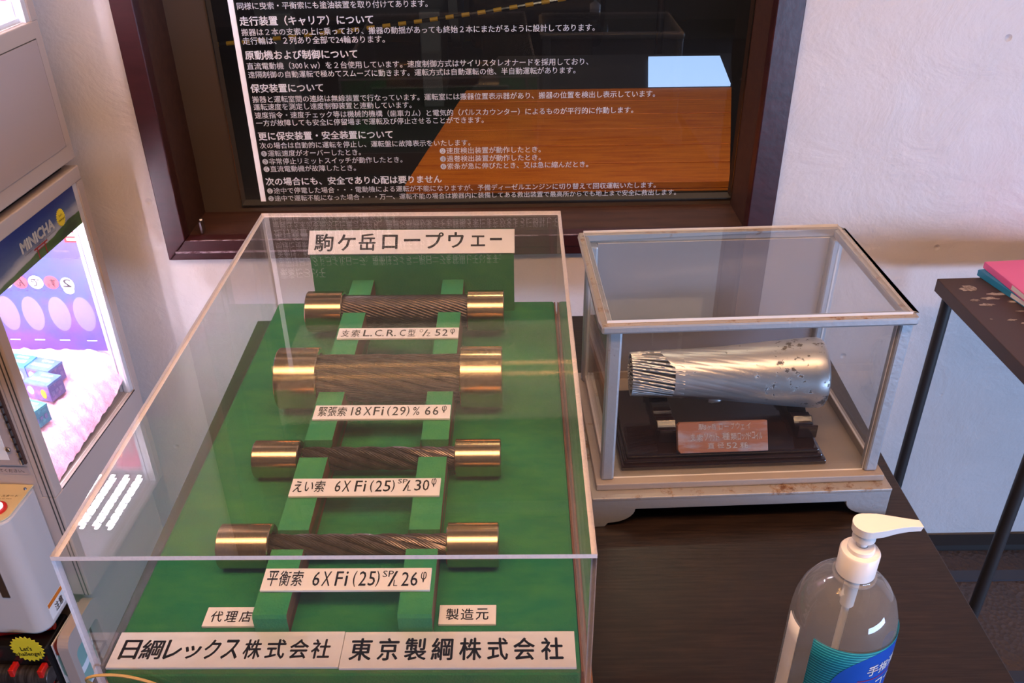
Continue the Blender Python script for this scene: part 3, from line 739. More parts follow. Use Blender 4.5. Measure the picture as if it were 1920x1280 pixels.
# rope socket stand
st = S('wooden_stand', 'dark varnished wooden stand inside the silver case', 'stand')
MB().box(.0375, .3055, .0245, .1900, .0578, .0660).box(.0420, .3010, .0290, .1855, .0660, .0715).box(.0460, .2970, .0330, .1815, .0715, .0775).build('base', 'darkwood', st, bevel=0.0022)
def cradle(x):
    prof = []
    y0, y1 = .056, .178
    n = 60
    for k in range(n+1):
        y = y0 + (y1-y0)*k/n
        bump = .0155 + .0045*math.cos((y-y0)/(y1-y0)*2*math.pi*4.0)
        dd = abs(y-.117)
        if dd < .034: bump = min(bump, .0150)
        prof.append((y, .0776+bump))
    pts = [(x, y0, .0776)] + [(x, y, z) for y, z in prof] + [(x, y1, .0776)]
    MB().prism(pts, (.0255, 0, 0)).build('cradle', 'darkwood', st, bevel=0.0012)
cradle(.0915); cradle(.2745)
# socket (cone with flared wires)
CZ = 0.1400
co = thing('rope_socket', 'conical silver-painted cable socket with flared wires at its narrow end', 'rope socket')
co.matrix_world = Matrix.Translation((0.1585, 0.997, 0.8400)) @ Matrix.Rotation(-0.012, 4, 'Z') @ Matrix.Rotation(R(-0.15), 4, 'Y')
mt = Matrix.Rotation(math.pi/2, 4, 'Y')
prof = [(0.0, .050), (.0318, .050), (.0325, .053), (.0335, .08), (.0360, .12), (.0400, .16), (.0440, .20), (.0472, .238), (.0474, .2490), (.0464, .2525), (.0440, .2542), (0, .2545)]
fine = [prof[0]]
cone = MB().lathe(prof, mt, seg=160)
bmesh.ops.subdivide_edges(cone.bm, edges=[e for e in cone.bm.edges if abs(e.verts[0].co.x-e.verts[1].co.x) > .015], cuts=10)
for v in cone.bm.verts:     # faint rope-lay ridges and a ragged narrow end
    x = v.co.x; r_ = math.hypot(v.co.y, v.co.z)
    if r_ > .02 and x < .215:
        phi = math.atan2(v.co.z, -v.co.y)
        k = 26*(phi + 6.0*x)
        s_ = max(0, math.sin(k))**6
        amp = .0007*min(1, (x-.05)/.04)*max(0, 1-(x-.05)/.17)
        f_ = 1 - amp*s_/r_
        v.co.y *= f_; v.co.z *= f_
        if x < .0535: v.co.x += .010*math.sin(phi*1.0+2.2) + .004*math.sin(phi*3)
cone.build('cone_body', 'cone', co, smooth=True, angle=70)
MB().lathe([(0, .0015), (.0255, .0015), (.0270, .03), (.0295, .065), (0, .065)], mt, seg=48).build('wire_core', 'groove', co, smooth=True)
xs_ = np.linspace(0, .068, 24)
for q in range(44):
    ph = 2*math.pi*q/44 - xs_*(6.0 + 1.2*math.sin(q*1.7))
    rr = .0282 + .0036*(xs_/.068)**1.3
    pth = np.stack([xs_, -rr*np.cos(ph), rr*np.sin(ph)], 1)
    v, f = tube_np(pth, .00172, 6, True); mesh_obj('wire', v, f, 'cone_wire', co)
# inner wire ends seen at the cut face
b = MB()
for ring, n_ in ((.007, 6), (.0135, 13), (.0200, 20)):
    for q in range(n_):
        a = 2*math.pi*q/n_
        b.cyl((0.0002, ring*math.cos(a), ring*math.sin(a)), (.004, ring*math.cos(a), ring*math.sin(a)), .0016, seg=6)
o = b.build('wire_ends', 'cone_wire', co); o['kind'] = 'stuff'
MB().lathe([(0, 0), (.003, .001), (.0042, .006), (.003, .016), (0, .02)], Matrix.Translation((.103, -.020, -.0300)) @ mt, seg=12).build('paint_drip', 'cone_wire', co, smooth=True)
# wooden tag
tg = thing('wooden_tag', 'worn reddish wooden tag with white handwriting leaning on the stand', 'tag')
tg.matrix_world = smx @ Matrix.Translation((.1100, .0335, .0785)) @ Matrix.Rotation(R(58), 4, 'X')
MB().prism([(0, .004, 0), (.003, 0, 0), (.1165, 0, 0), (.1165, .0395, 0), (.003, .0395, 0), (0, .036, 0)], (0, 0, .010)).build('board', 'tag', tg, bevel=0.001)
sx_ = .1165/1480
def hw(t, x0, x1, y0, y1, bd=.004): return (t, (x0-195)*sx_, (x1-195)*sx_, .0395*(680-y1)/450, .0395*(680-y0)/450, bd)
rnd = random.Random(3)
pl = []
for t, spans, ya, yb in (("駒ヶ岳ロープウェイ", [(535, 660), (685, 740), (755, 825), (875, 930), (965, 1035), (1075, 1125), (1150, 1215), (1235, 1290), (1325, 1395)], 262, 350),
                         ("支索ソケット種類ロックドコイル", [(405, 480), (505, 605), (625, 690), (705, 760), (770, 800), (815, 875), (925, 1045), (1060, 1160), (1175, 1230), (1240, 1290), (1300, 1340), (1350, 1400), (1410, 1460), (1470, 1520), (1530, 1580)], 400, 505),
                         ("直径52粍", [(680, 790), (840, 950), (985, 1065), (1085, 1165), (1215, 1340)], 540, 625)):
    for ch, (a, b_) in zip(t, spans):
        j = rnd.uniform(-7, 7); sm = 24 if ch in 'ーヶッェ' else 0
        ya2, yb2 = (ya+38, ya+48) if ch == 'ー' else (ya+sm*.8, yb)
        pl.append(hw(ch, a, b_, ya2+j, yb2+j, .010))
lettering('lettering', pl, 'chalk', tg, (0, 0, .0103), (1, 0, 0), (0, 1, 0))

# ---------------------------------------------------------------- hand sanitiser pump bottle
bo = thing('pump_bottle', 'clear plastic hand sanitiser bottle with white pump and blue label', 'bottle', (0.2935, 0.5500, 0.7002))
prof = [(0, .001), (.040, .001), (.0445, .006), (.0455, .02), (.0455, .165), (.0452, .174), (.0436, .187), (.0400, .200), (.0335, .212), (.0245, .2215), (.0180, .2260), (.0160, .2290), (.0160, .236)]
MB().lathe(prof, seg=72).build('body', 'petg', bo, smooth=True, angle=60)
MB().lathe([(0, .003), (.0425, .003), (.0440, .02), (.0440, .072), (0, .072)], seg=48).build('gel', 'gel', bo, smooth=True)
MB().lathe([(.0162, .2255), (.0185, .2260), (.0185, .2280), (.0162, .2285)], seg=40).build('neck_ring', 'petg', bo, smooth=True)
b = MB().lathe([(.0150, .230), (.0163, .2305), (.0166, .2530), (.0156, .2545), (.0112, .2550), (.0112, .2590), (.0100, .2600), (.0050, .2604)], seg=64)
b.build('collar', 'pumpwhite', bo, smooth=True, angle=35)
MB().lathe([(.0046, .2595), (.0046, .2680), (.0095, .2682), (.0095, .2760), (.0090, .2762), (0, .2762)], seg=40).build('pump_stem', 'pumpwhite', bo, smooth=True, angle=35)
# nozzle head: teardrop plan extruded, tapering and drooping to the tip
outl = []
for k in range(19):
    a = math.pi/2 + math.pi*k/18
    outl.append((.0118*math.cos(a), .0118*math.sin(a)))
right = [(.012, -.0105), (.024, -.0075), (.036, -.0052), (.0475, -.0042)]
outl = outl + right + [(x, -y) for x, y in reversed(right)]
b = MB(); vt, vb = [], []
for x, y in outl:
    dz = -.0045*max(0, (x-.01)/.0375)**1.6
    vt.append(b.bm.verts.new((x, y, .2845+dz))); vb.append(b.bm.verts.new((x*.97, y*.93, .2845 + dz - (.0080 if x < .012 else .0080-.0030*(x-.012)/.035))))
n_ = len(vt); b.bm.faces.new(vt); b.bm.faces.new(vb[::-1])
for i in range(n_): b.bm.faces.new((vt[i], vt[(i+1) % n_], vb[(i+1) % n_], vb[i]))
bmesh.ops.triangulate(b.bm, faces=[f for f in b.bm.faces if len(f.verts) > 4])
nz = b.build('nozzle', 'pumpwhite', bo, bevel=0.0014); nz.rotation_euler = (0, 0, R(4))
nz.data.shade_smooth(); nz.data.set_sharp_from_angle(angle=R(50))
MB().cyl((0, 0, .02), (0, 0, .225), .0033, seg=16).build('dip_tube', 'tube', bo, smooth=True)
MB().cyl((0, 0, .190), (0, 0, .232), .0060, .0068, seg=20).build('pump_chamber', 'tube', bo, smooth=True)
def arc_sheet(name, a0, a1, z0, z1, rad, mat, n=40, nz_=6):
    V, Fc = [], []
    for i in range(n+1):
        a = a0+(a1-a0)*i/n
        for j in range(nz_+1): V.append((rad*math.cos(a), rad*math.sin(a), z0+(z1-z0)*j/nz_))
    for i in range(n):
        for j in range(nz_): Fc.append((i*(nz_+1)+j, (i+1)*(nz_+1)+j, (i+1)*(nz_+1)+j+1, i*(nz_+1)+j+1))
    o = mesh_obj(name, V, Fc, mat, bo); 
    so = o.modifiers.new('thick', 'SOLIDIFY'); so.thickness = .0003; so.offset = 1
    return o
arc_sheet('front_label', R(-141), R(-12), .050, .1790, .0458, 'stripes')
arc_sheet('back_label', R(174), R(199), .050, .1760, .0458, 'labelwhite')
# blue oval on the label, wrapped round the bottle
def wrapf(rad):
    return lambda a, z: (rad*math.cos(a/.0455), rad*math.sin(a/.0455), z)
wr = wrapf(.0464)
ca, czz = R(-54)*.0455, .130
V = [wr(ca, czz)]; Fc = []
rings, seg = 6, 48
V = []
for i in range(rings+1):
    for k in range(seg):
        a = 2*math.pi*k/seg; rr = i/rings
        V.append(wr(ca+.048*rr*math.cos(a), czz+.0475*rr*math.sin(a)))
for i in range(rings):
    for k in range(seg): Fc.append((i*seg+k, i*seg+(k+1) % seg, (i+1)*seg+(k+1) % seg, (i+1)*seg+k))
mesh_obj('label_oval', V, Fc, 'labelblue', bo)
wr2 = wrapf(.0467)
lettering('lettering', [("手指消毒", ca-.0190, ca+.027, .1480, .1610, .030), ("アルコール", ca-.0340, ca+.030, .1270, .1390, .030)], 'labelwhite', bo, (0, 0, 0), (1, 0, 0), (0, 0, 1), warp=wr2)
lettering('red_lettering', [("エタノール配合", ca-.022, ca+.030, .1155, .1215, .020)], 'labelred', bo, (0, 0, 0), (1, 0, 0), (0, 0, 1), warp=wr2)
V, Fc = [], []
for i in range(21):
    a = ca-.026+.060*i/20; V += [wr2(a, .1425), wr2(a, .1432)]
for i in range(20): Fc.append((2*i, 2*i+2, 2*i+3, 2*i+1))
mesh_obj('red_line', V, Fc, 'labelred', bo)

# ---------------------------------------------------------------- brown side table with folders
rt = thing('side_table', 'worn brown side table on thin round legs by the wall', 'table', (0.826, 1.530, FZ), R(2.1))
RH = 0.77
MB().box(0, .62, -.415, 0, RH-.027, RH).build('tabletop', 'rightwood', rt, bevel=0.0015)
for (x, y) in ((.020, -.022), (.020, -.375), (.60, -.022), (.60, -.375)):
    MB().cyl((x, y, 0), (x, y, RH-.027), .0110, seg=20).build('leg', 'blackmetal', rt, smooth=True)
rnd = random.Random(5)
def chipblob(cx, cy, sx, sy):
    n = 16; b = MB(); pts = []
    for k in range(n):
        a = 2*math.pi*k/n; q = rnd.uniform(.5, 1.1)
        pts.append((cx+sx*q*math.cos(a), cy+sy*q*math.sin(a), RH+.0001))
    b.prism(pts, (0, 0, .0003)).build('chipped_patch', 'chip', rt)
for (cx, cy, sx, sy) in ((.040, -.045, .018, .013), (.060, -.085, .020, .006), (.085, -.070, .022, .007), (.030, -.090, .010, .005), (.045, -.108, .016, .006), (.100, -.100, .014, .005), (.060, -.165, .010, .004), (.074, -.178, .006, .003), (.095, -.135, .012, .003), (.105, -.215, .010, .003), (.060, -.235, .012, .004), (.030, -.285, .006, .003), (.085, -.250, .012, .005), (.025, -.16, .003, .002)):
    chipblob(cx, cy, sx, sy)
def folder(name, label, mat, loc, rz, w, h, th, extra=None):
    o = thing(name, label, 'folder', loc, rz)
    MB().box(0, w, -h, 0, 0, th*.25).build('cover', mat, o, bevel=0.0006)
    MB().box(0, w, -h, 0, th*.75, th).build('cover', mat, o, bevel=0.0006)
    MB().box(.001, w-.002, -h+.002, -.002, th*.25, th*.75).build('pages', 'navy' if mat == 'blue' else 'red', o)
    MB().box(-.0005, .0015, -h, 0, 0, th).build('spine', mat, o, bevel=0.0005)
    MB().box(-.0008, -.0004, -.150, -.095, th*.2, th*.85).build('spine_label', 'labelwhite', o)
    if extra: extra(o)
    return o
folder('blue_folder', 'blue folder lying under the pink folder on the brown side table', 'blue', (0.908, 1.541, 0.7006), R(12), .24, .31, .012)
def pk(o): lettering('lettering', [("Guest book", .095, .150, -.060, -.052, .003)], 'ink_brown', o, (0, 0, .0132), (1, 0, 0), (0, 1, 0))
folder('pink_folder', 'pink folder lying on the blue folder on the brown side table', 'pink', (0.920, 1.548, 0.7130), R(5), .24, .31, .013, pk)

# ---------------------------------------------------------------- capsule vending machines (left)
mmx = Matrix.Translation((-0.765, 1.50, 0)) @ Matrix.Rotation(-0.0555, 4, 'Z')
def V_(name, label, cat):
    o = thing(name, label, cat); o.matrix_world = mmx; return o
MD, MW = 0.335, 0.50        # front at y=-MD, back at y=BK
BK = 0.010
def machine(o, z0, z1, w0, w1, seam=None):
    ya, yb = -.313, -.008
    if seam is None: MB().box(-MW, 0, -MD, BK, z0, w0).build('lower_housing', 'beige', o, bevel=0.002)
    MB().box(-MW, 0, -MD, BK, w1, z1).build('upper_housing', 'beige', o, bevel=0.002)
    MB().box(-.010, 0, yb, BK, w0, w1).build('corner_post', 'beige', o)
    MB().box(-.024, 0, -MD, ya, w0, w1).build('corner_post', 'beige', o, bevel=0.002)
    MB().box(-MW, -.0245, -MD, -MD+.004, w0, w1).build('front_panel', 'beige', o)
    MB().box(-MW, -.0105, .006, BK, w0, w1).build('back_panel', 'white_int', o)
    MB().box(-MW, -MW+.006, -MD+.0045, .0055, w0, w1).build('side_panel', 'white_int', o)
    MB().box(-.016, -.003, yb-.012, yb, w0, w1).build('window_channel', 'alu', o)
    MB().box(-.026, -.020, yb-.010, yb-.006, w0, w1).build('window_channel', 'alu', o)
    pane('side_window', -.0100, -.0075, ya, yb-.0121, w0+.001, w1-.001, o, gm, 0)
lo = V_('capsule_vending_machine', 'lower beige capsule machine with a lit side window, left of the rope display', 'vending machine')
machine(lo, .253, .958, .4895, .9325)
MB().box(-MW+.007, -.026, -MD+.005, .005, .9300, .9323).build('interior_ceiling', 'white_int', lo)
def led_rows(o, xs, y0, y1, z):
    for x in xs:
        ls = MB().box(x-.007, x+.007, y0-.006, y1+.006, z+.0016, z+.0045).build('led_strip', 'whitepl', o)
        bb = MB(); n = max(2, int((y1-y0)/.018))
        for j in range(n):
            y = y0+(y1-y0)*(j+.5)/n
            bb.box(x-.004, x+.004, y-.0075, y+.0075, z, z+.0015)
        bb.build('led_chips', 'led', ls)
led_rows(lo, [-.06, -.145, -.23, -.315], -.290, -.030, .9250)
def added_led_posts(o, xs, z0, z1):  # unseen strips added behind the front panel to brighten the wall outside
    for x in xs:
        ls = MB().box(x-.007, x+.007, -MD+.0045, -MD+.008, z0-.006, z1+.006).build('led_strip', 'whitepl', o)
        bb = MB(); n = int((z1-z0)/.018)
        for j in range(n):
            z = z0+(z1-z0)*(j+.5)/n
            bb.box(x-.004, x+.004, -MD+.0081, -MD+.0095, z-.0055, z+.0055)
        bb.build('led_chips', 'led', ls)
added_led_posts(lo, [-.13, -.19], .58, .84)
for x in (-.006, -.0130):
    MB().box(x-.0010, x+.0010, -MD-.0006, -MD+.0003, .2535, .9575).build('groove', 'groove', lo)
MB().box(-.0008, .0004, -.312, -.010, .4887, .4905).build('sill_gap', 'dark', lo)
# fluffy pink floor
def fz(x, y):
    f1 = min(1, max(0, (-x-.012)/.06))            # rises away from the window
    return .4925 + .045*(1-(1-f1)**2) + .018*max(0, (y+MD)/MD) + .020*max(0, 1+y/.05) + .003*math.sin(x*190+y*70)*math.cos(y*160-x*45)
nx, ny = 70, 56; V, Fc = [], []
for i in range(nx+1):
    for j in range(ny+1):
        x = -.0125 - (MW-.025)*i/nx; y = -MD+.006 + (MD-.004)*j/ny
        V.append((x, y, fz(x, y) + random.uniform(-.0012, .0012)))
for i in range(nx):
    for j in range(ny):
        a = i*(ny+1)+j; Fc.append((a, a+ny+1, a+ny+2, a+1))
ff = mesh_obj('fluffy_lining', V, Fc, 'fluff', lo, smooth=True, angle=180); ff['kind'] = 'stuff'
# poster on the inside of the back panel
def poster_mat():
    m, n, l, b = new_mat('purple_blue_poster')
    tc = n.new('ShaderNodeTexCoord'); sp_ = n.new('ShaderNodeSeparateXYZ'); l.new(tc.outputs['Object'], sp_.inputs[0])
    t = n.new('ShaderNodeTexNoise'); t.inputs['Scale'].default_value = 13; t.inputs['Detail'].default_value = 4; l.new(tc.outputs['Object'], t.inputs['Vector'])
    mr = n.new('ShaderNodeMapRange'); mr.inputs[1].default_value = .58; mr.inputs[2].default_value = .93; l.new(sp_.outputs[2], mr.inputs[0])
    a = n.new('ShaderNodeMath'); a.operation = 'MULTIPLY_ADD'; a.inputs[1].default_value = 1.4; a.inputs[2].default_value = -.7; l.new(t.outputs['Fac'], a.inputs[0])
    ad = n.new('ShaderNodeMath'); ad.operation = 'ADD'; l.new(mr.outputs[0], ad.inputs[0]); l.new(a.outputs[0], ad.inputs[1])
    r = n.new('ShaderNodeValToRGB'); e = r.color_ramp.elements
    e[0].position = 0; e[0].color = (.115, .045, .22, 1); e[1].position = 1; e[1].color = (.035, .045, .24, 1)
    q = e.new(.35); q.color = (.035, .060, .30, 1); q = e.new(.7); q.color = (.060, .048, .25, 1)
    l.new(ad.outputs[0], r.inputs[0]); l.new(r.outputs[0], b.inputs['Base Color']); b.inputs['Roughness'].default_value = .4
    return m
M['poster'] = poster_mat()
po = MB().box(-.46, -.021, .0015, .0050, .575, .9280).build('poster', 'poster', lo)
M['pc_red'] = P('poster_coral', (.38, .06, .08), .4); M['pc_white'] = P('poster_white', (.85, .85, .88), .4); M['pc_dark'] = P('poster_dark', (.05, .04, .06), .4)
M['pc_glow'] = P('poster_pale_glow', (.17, .14, .32), .4)
def disc(bb, cx, cz, rx, rz, y, n=28):
    vs = [bb.bm.verts.new((cx+rx*math.cos(2*math.pi*k/n), y, cz+rz*math.sin(2*math.pi*k/n))) for k in range(n)]
    f_ = bb.bm.faces.new(vs); f_.material_index = bb.mi
PB = MB(); PR = MB(); PG = MB()
px_ = [-.080, -.110, -.1405, -.171, -.2015]
yf = .0012
disc(PB, px_[0], .7230, .0132, .0150, yf); disc(PB, px_[0], .7110, .0105, .0085, yf)
for k, bb_2 in ((1, PR), (2, PB), (3, PR), (4, PB)): disc(bb_2, px_[k], .7270, .0145, .0140, yf-.0001*k)
PB.build('white_discs', 'pc_white', po); PR.build('coral_discs', 'pc_red', po)
pieces = []
for ch, cx in zip(["2", "す。", "で", "ん", "せ"], px_):
    pieces.append((ch, cx+.0085, cx-.0085, .7180, .7350, .03))
lettering('lettering', pieces, 'pc_dark', po, (0, yf-.0008, 0), (1, 0, 0), (0, 0, 1))
b = MB()
for k in range(8): b.box(-.100-k*.0165, -.094-k*.0165, yf-.0004, yf, .7085, .7095)
b.build('dashes', 'pc_dark', po)
b = MB()
for cx in (-.064, -.113, -.166, -.215): disc(b, cx, .6580, .0205, .038, yf)
b.build('pale_patches', 'pc_glow', po)
b = MB()
for cx in (-.064, -.119, -.170, -.220): b.box(cx-.010, cx+.010, yf-.0004, yf, .5975, .5995)
b.build('caption_marks', 'pc_white', po)
b = MB().box(-.060, -.033, yf-.0004, yf, .8110, .8330); b.build('red_badge', 'red', po)
MB().box(-.055, -.037, yf-.0007, yf-.0004, .815, .820).box(-.058, -.036, yf-.0007, yf-.0004, .824, .831).build('badge_marks', 'pc_white', po)
# banner across the top of the window, outside the pane
def banner_mat():
    m, n, l, b = new_mat('landscape_banner_print')
    tc = n.new('ShaderNodeTexCoord'); s_ = n.new('ShaderNodeSeparateXYZ'); l.new(tc.outputs['Object'], s_.inputs[0])
    t = n.new('ShaderNodeTexNoise'); t.inputs['Scale'].default_value = 22; t.inputs['Detail'].default_value = 5
    mp = n.new('ShaderNodeMapping'); mp.inputs['Scale'].default_value = (1, .5, 1.6); l.new(tc.outputs['Object'], mp.inputs[0]); l.new(mp.outputs[0], t.inputs['Vector'])
    # hill height rises towards the back
    hy_ = n.new('ShaderNodeMapRange'); hy_.inputs[1].default_value = -.30; hy_.inputs[2].default_value = -.01; hy_.inputs[3].default_value = .868; hy_.inputs[4].default_value = .884
    l.new(s_.outputs[1], hy_.inputs[0])
    sub = n.new('ShaderNodeMath'); sub.operation = 'SUBTRACT'; l.new(s_.outputs[2], sub.inputs[0]); l.new(hy_.outputs[0], sub.inputs[1])
    k = n.new('ShaderNodeMath'); k.operation = 'MULTIPLY_ADD'; k.inputs[1].default_value = .02; k.inputs[2].default_value = -.01; l.new(t.outputs['Fac'], k.inputs[0])
    d = n.new('ShaderNodeMath'); d.operation = 'ADD'; l.new(sub.outputs[0], d.inputs[0]); l.new(k.outputs[0], d.inputs[1])
    step = n.new('ShaderNodeMapRange'); step.inputs[1].default_value = -.001; step.inputs[2].default_value = .001; l.new(d.outputs[0], step.inputs[0])
    sky = n.new('ShaderNodeMapRange'); sky.inputs[1].default_value = 0.0; sky.inputs[2].default_value = .05; l.new(d.outputs[0], sky.inputs[0])
    cl = n.new('ShaderNodeMath'); cl.operation = 'MULTIPLY_ADD'; cl.inputs[1].default_value = -1.2; cl.inputs[2].default_value = .6; l.new(t.outputs['Fac'], cl.inputs[0])
    sk = n.new('ShaderNodeMath'); sk.operation = 'ADD'; l.new(sky.outputs[0], sk.inputs[0]); l.new(cl.outputs[0], sk.inputs[1])
    r = n.new('ShaderNodeValToRGB'); e = r.color_ramp.elements; e[0].position = .0; e[0].color = (.40, .42, .48, 1); e[1].position = .9; e[1].color = (.008, .028, .16, 1); q = e.new(.35); q.color = (.05, .09, .22, 1)
    l.new(sk.outputs[0], r.inputs[0])
    g = n.new('ShaderNodeValToRGB'); e = g.color_ramp.elements; e[0].position = .35; e[0].color = (.02, .055, .012, 1); e[1].position = .62; e[1].color = (.07, .16, .03, 1)
    l.new(t.outputs['Fac'], g.inputs[0])
    mx = n.new('ShaderNodeMix'); mx.data_type = 'RGBA'; l.new(step.outputs[0], mx.inputs[0]); l.new(g.outputs[0], mx.inputs[6]); l.new(r.outputs[0], mx.inputs[7])
    l.new(mx.outputs[2], b.inputs['Base Color']); b.inputs['Roughness'].default_value = .35
    return m
M['banner'] = banner_mat()
bn = MB().box(-.0070, -.0040, -.3125, -.0085, .8600, .9324).build('banner', 'banner', lo)
M['ban_white'] = P('banner_white_letters', (.68, .66, .66), .4)
lettering('lettering', [("MINICHA", -.211, -.105, .8880, .9080, .075)], 'ban_white', bn, (-.0036, 0, 0), (0, 1, 0), (0, 0, 1))
lettering('lettering', [("JAPAN  CAPSULE  STATION", -.205, -.105, .8825, .8850, .0)], 'ink_brown', bn, (-.0036, 0, 0), (0, 1, 0), (0, 0, 1))
M['torii'] = P('banner_torii_red', (.28, .02, .02), .5)
b = MB()
for (y0, y1, z0, z1) in ((-.178, -.136, .8795, .8820), (-.174, -.140, .8755, .8768), (-.1705, -.1680, .8602, .880), (-.1465, -.1440, .8602, .880)):
    b.box(-.0040, -.0035, y0, y1, z0, z1)
b.build('torii_picture', 'torii', bn)
def burst(r1, r2, n, plane):
    pts = []
    for k in range(2*n):
        a = math.pi*k/n; r_ = r1 if k % 2 == 0 else r2
        pts.append((r_*math.cos(a), r_*math.sin(a)))
    return pts
bp_ = burst(.0165, .0140, 22, 'x')
MB().prism([(-.0040, -.080+a*.85, .8965+c*.95) for a, c in bp_], (.0008, 0, 0)).build('starburst', 'yellow', bn)
lettering('starburst_lettering', [("Let's", -.086, -.075, .8990, .9035, .01), ("challenge!", -.091, -.069, .8905, .8955, .01)], 'ink', bn, (-.0030, 0, 0), (0, 1, 0), (0, 0, 1))
# front: hinged door, label, control box
dr = MB().box(-.30, -.0360, -MD-.006, -MD-.0005, .563, .925).build('door', 'beige2', lo, bevel=.001)
MB().box(-.28, -.0520, -MD-.0068, -MD-.0062, .575, .71).build('instruction_sheet', 'labelwhite', dr)
lettering('lettering', [("お金を入れてボタンを", -.145, -.060, .630, .636, 0), ("押すとカプセルが出ます", -.145, -.060, .618, .624, 0), ("出ないときはスタッフまで", -.145, -.060, .606, .612, 0), ("お声がけください", -.145, -.072, .594, .600, 0)], 'ink_brown', dr, (0, -MD-.0071, 0), (1, 0, 0), (0, 0, 1))
hg = MB()
hg.box(-.0370, -.0275, -MD-.0045, -MD-.0003, .565, .925).build('hinge_leaf', 'ink_brown', lo)
h = MB()
for k in range(24):
    z = .567+k*.0150; h.cyl((-.0320, -MD-.0065, z), (-.0320, -MD-.0065, z+.0105), .0030, seg=10)
h.build('hinge_knuckles', 'chrome', lo, smooth=True)
MB().cyl((-.0460, -MD-.0105, .598), (-.0460, -MD-.006, .598), .0040, seg=18).build('screw', 'chrome', lo, smooth=True, bevel=.0006)
nl = MB().box(-.14, -.0300, -MD-.0012, -MD-.0002, .5405, .5560).build('notice_label', 'beige2', lo)
lettering('lettering', [("ボタンを押してください。", -.130, -.0380, .5445, .5515, .004)], 'ink_brown', nl, (0, -MD-.0015, 0), (1, 0, 0), (0, 0, 1))
# control box with rounded front corner and sloping pale top
cb = []
x1_, yb_, yf_, rad = -.0310, -MD, -MD-.098, .026
for k in range(9):
    a = -math.pi/2 + (math.pi/2)*k/8
    cb.append((x1_-rad+rad*math.cos(a), yf_+rad+rad*math.sin(a)))
outl = [(-.34, yb_), (-.34, yf_)] + cb + [(x1_, yb_)]
cbx = MB().prism([(x, y, .2570) for x, y in outl], (0, 0, .2580)).build('control_box', 'whitepl', lo, smooth=True, bevel=.006)
pt_ = [(x*1.0-.001 if x > -.3 else x, y+.001 if y < yb_-.001 else y-.0005) for x, y in outl]
MB().prism([(x, y, .5152) for x, y in pt_], (0, 0, .0022)).build('control_plate', 'yellowplate', cbx)
MB().cyl((-.0610, yb_-.064, .5172), (-.0610, yb_-.064, .5220), .0170, seg=40).build('button_ring', 'red', cbx, smooth=True, bevel=.001)
MB().lathe([(0, .0085), (.010, .0075), (.0135, .004), (.0135, 0)], Matrix.Translation((-.0610, yb_-.064, .5215)) @ Matrix.Scale(.85, 4), seg=32).build('button', 'btnwhite', cbx, smooth=True)
lettering('lettering', [("を押すとスタート", -.100, -.0430, yb_-.0330, yb_-.0270, .006), ("Press button to start", -.095, -.050, yb_-.0380, yb_-.0355, 0)], 'ink', cbx, (0, 0, .5177), (1, 0, 0), (0, 1, 0))
for (x, y) in ((-.0400, yb_-.012), (-.0560, yb_-.090)):
    MB().lathe([(0, .003), (.002, .0025), (.003, 0)], Matrix.Translation((x, y, .5174)), seg=12).build('screw', 'chrome', cbx, smooth=True)
MB().box(-.084, -.070, yf_-.0015, yf_+.001, .350, .420).build('coin_slot', 'chrome', cbx, bevel=.0008)
# colourful warning stickers low on the side of the control box
stk = MB().box(x1_-.0002, x1_+.0006, -MD-.075, -MD-.022, .2700, .3060).build('side_sticker', 'labelwhite', cbx)
MB().box(x1_+.0004, x1_+.0010, -MD-.075, -MD-.022, .2980, .3060).build('orange_band', 'orange', stk)
lettering('lettering', [("注意", -MD-.060, -MD-.034, .2750, .2930, .02)], 'ink', stk, (x1_+.0012, 0, 0), (0, 1, 0), (0, 0, 1))

up = V_('capsule_vending_machine', 'upper beige capsule machine stacked on the lower one, mostly cut off by the frame', 'vending machine')
machine(up, .972, 1.72, 1.2055, 1.62, seam=1)
MB().box(-MW, 0, -MD, BK, .9720, 1.2055).build('lower_housing', 'beige', up, bevel=0.002)
MB().box(-.0003, .0012, -MD+.01, -.0118, .9990, 1.1780).build('side_hatch', 'beige2', up, bevel=.0006)
for (y0, y1, z0, z1) in ((-MD+.009, -.0105, 1.1780, 1.1795), (-.0120, -.0105, .9985, 1.1795)):
    MB().box(-.0002, .0005, y0, y1, z0, z1).build('hatch_gap', 'groove', up)
MB().box(-MW+.007, -.026, -MD+.005, .005, 1.6175, 1.6198).build('interior_ceiling', 'white_int', up)
led_rows(up, [-.040, -.068, -.098, -.128], -.170, -.010, 1.6120)
led_rows(up, [-.040, -.068, -.098, -.128], -.300, -.268, 1.6120)
added_led_posts(up, [-.13, -.19], 1.26, 1.55)
M['pinkpost'] = P('pink_white_poster', (.80, .70, .72), .5, noise=(9, (.75, .16, .26), .5, .56, U1))
MB().box(-.46, -.036, .0015, .0050, 1.235, 1.60).build('poster', 'pinkpost', up)
MB().box(-.49, -.013, -MD+.006, .005, 1.2057, 1.2130).build('interior_shelf', 'white_int', up)
MB().box(-.45, -.02, -MD+.03, -.01, .9582, .9718).build('spacer', 'dark', up)
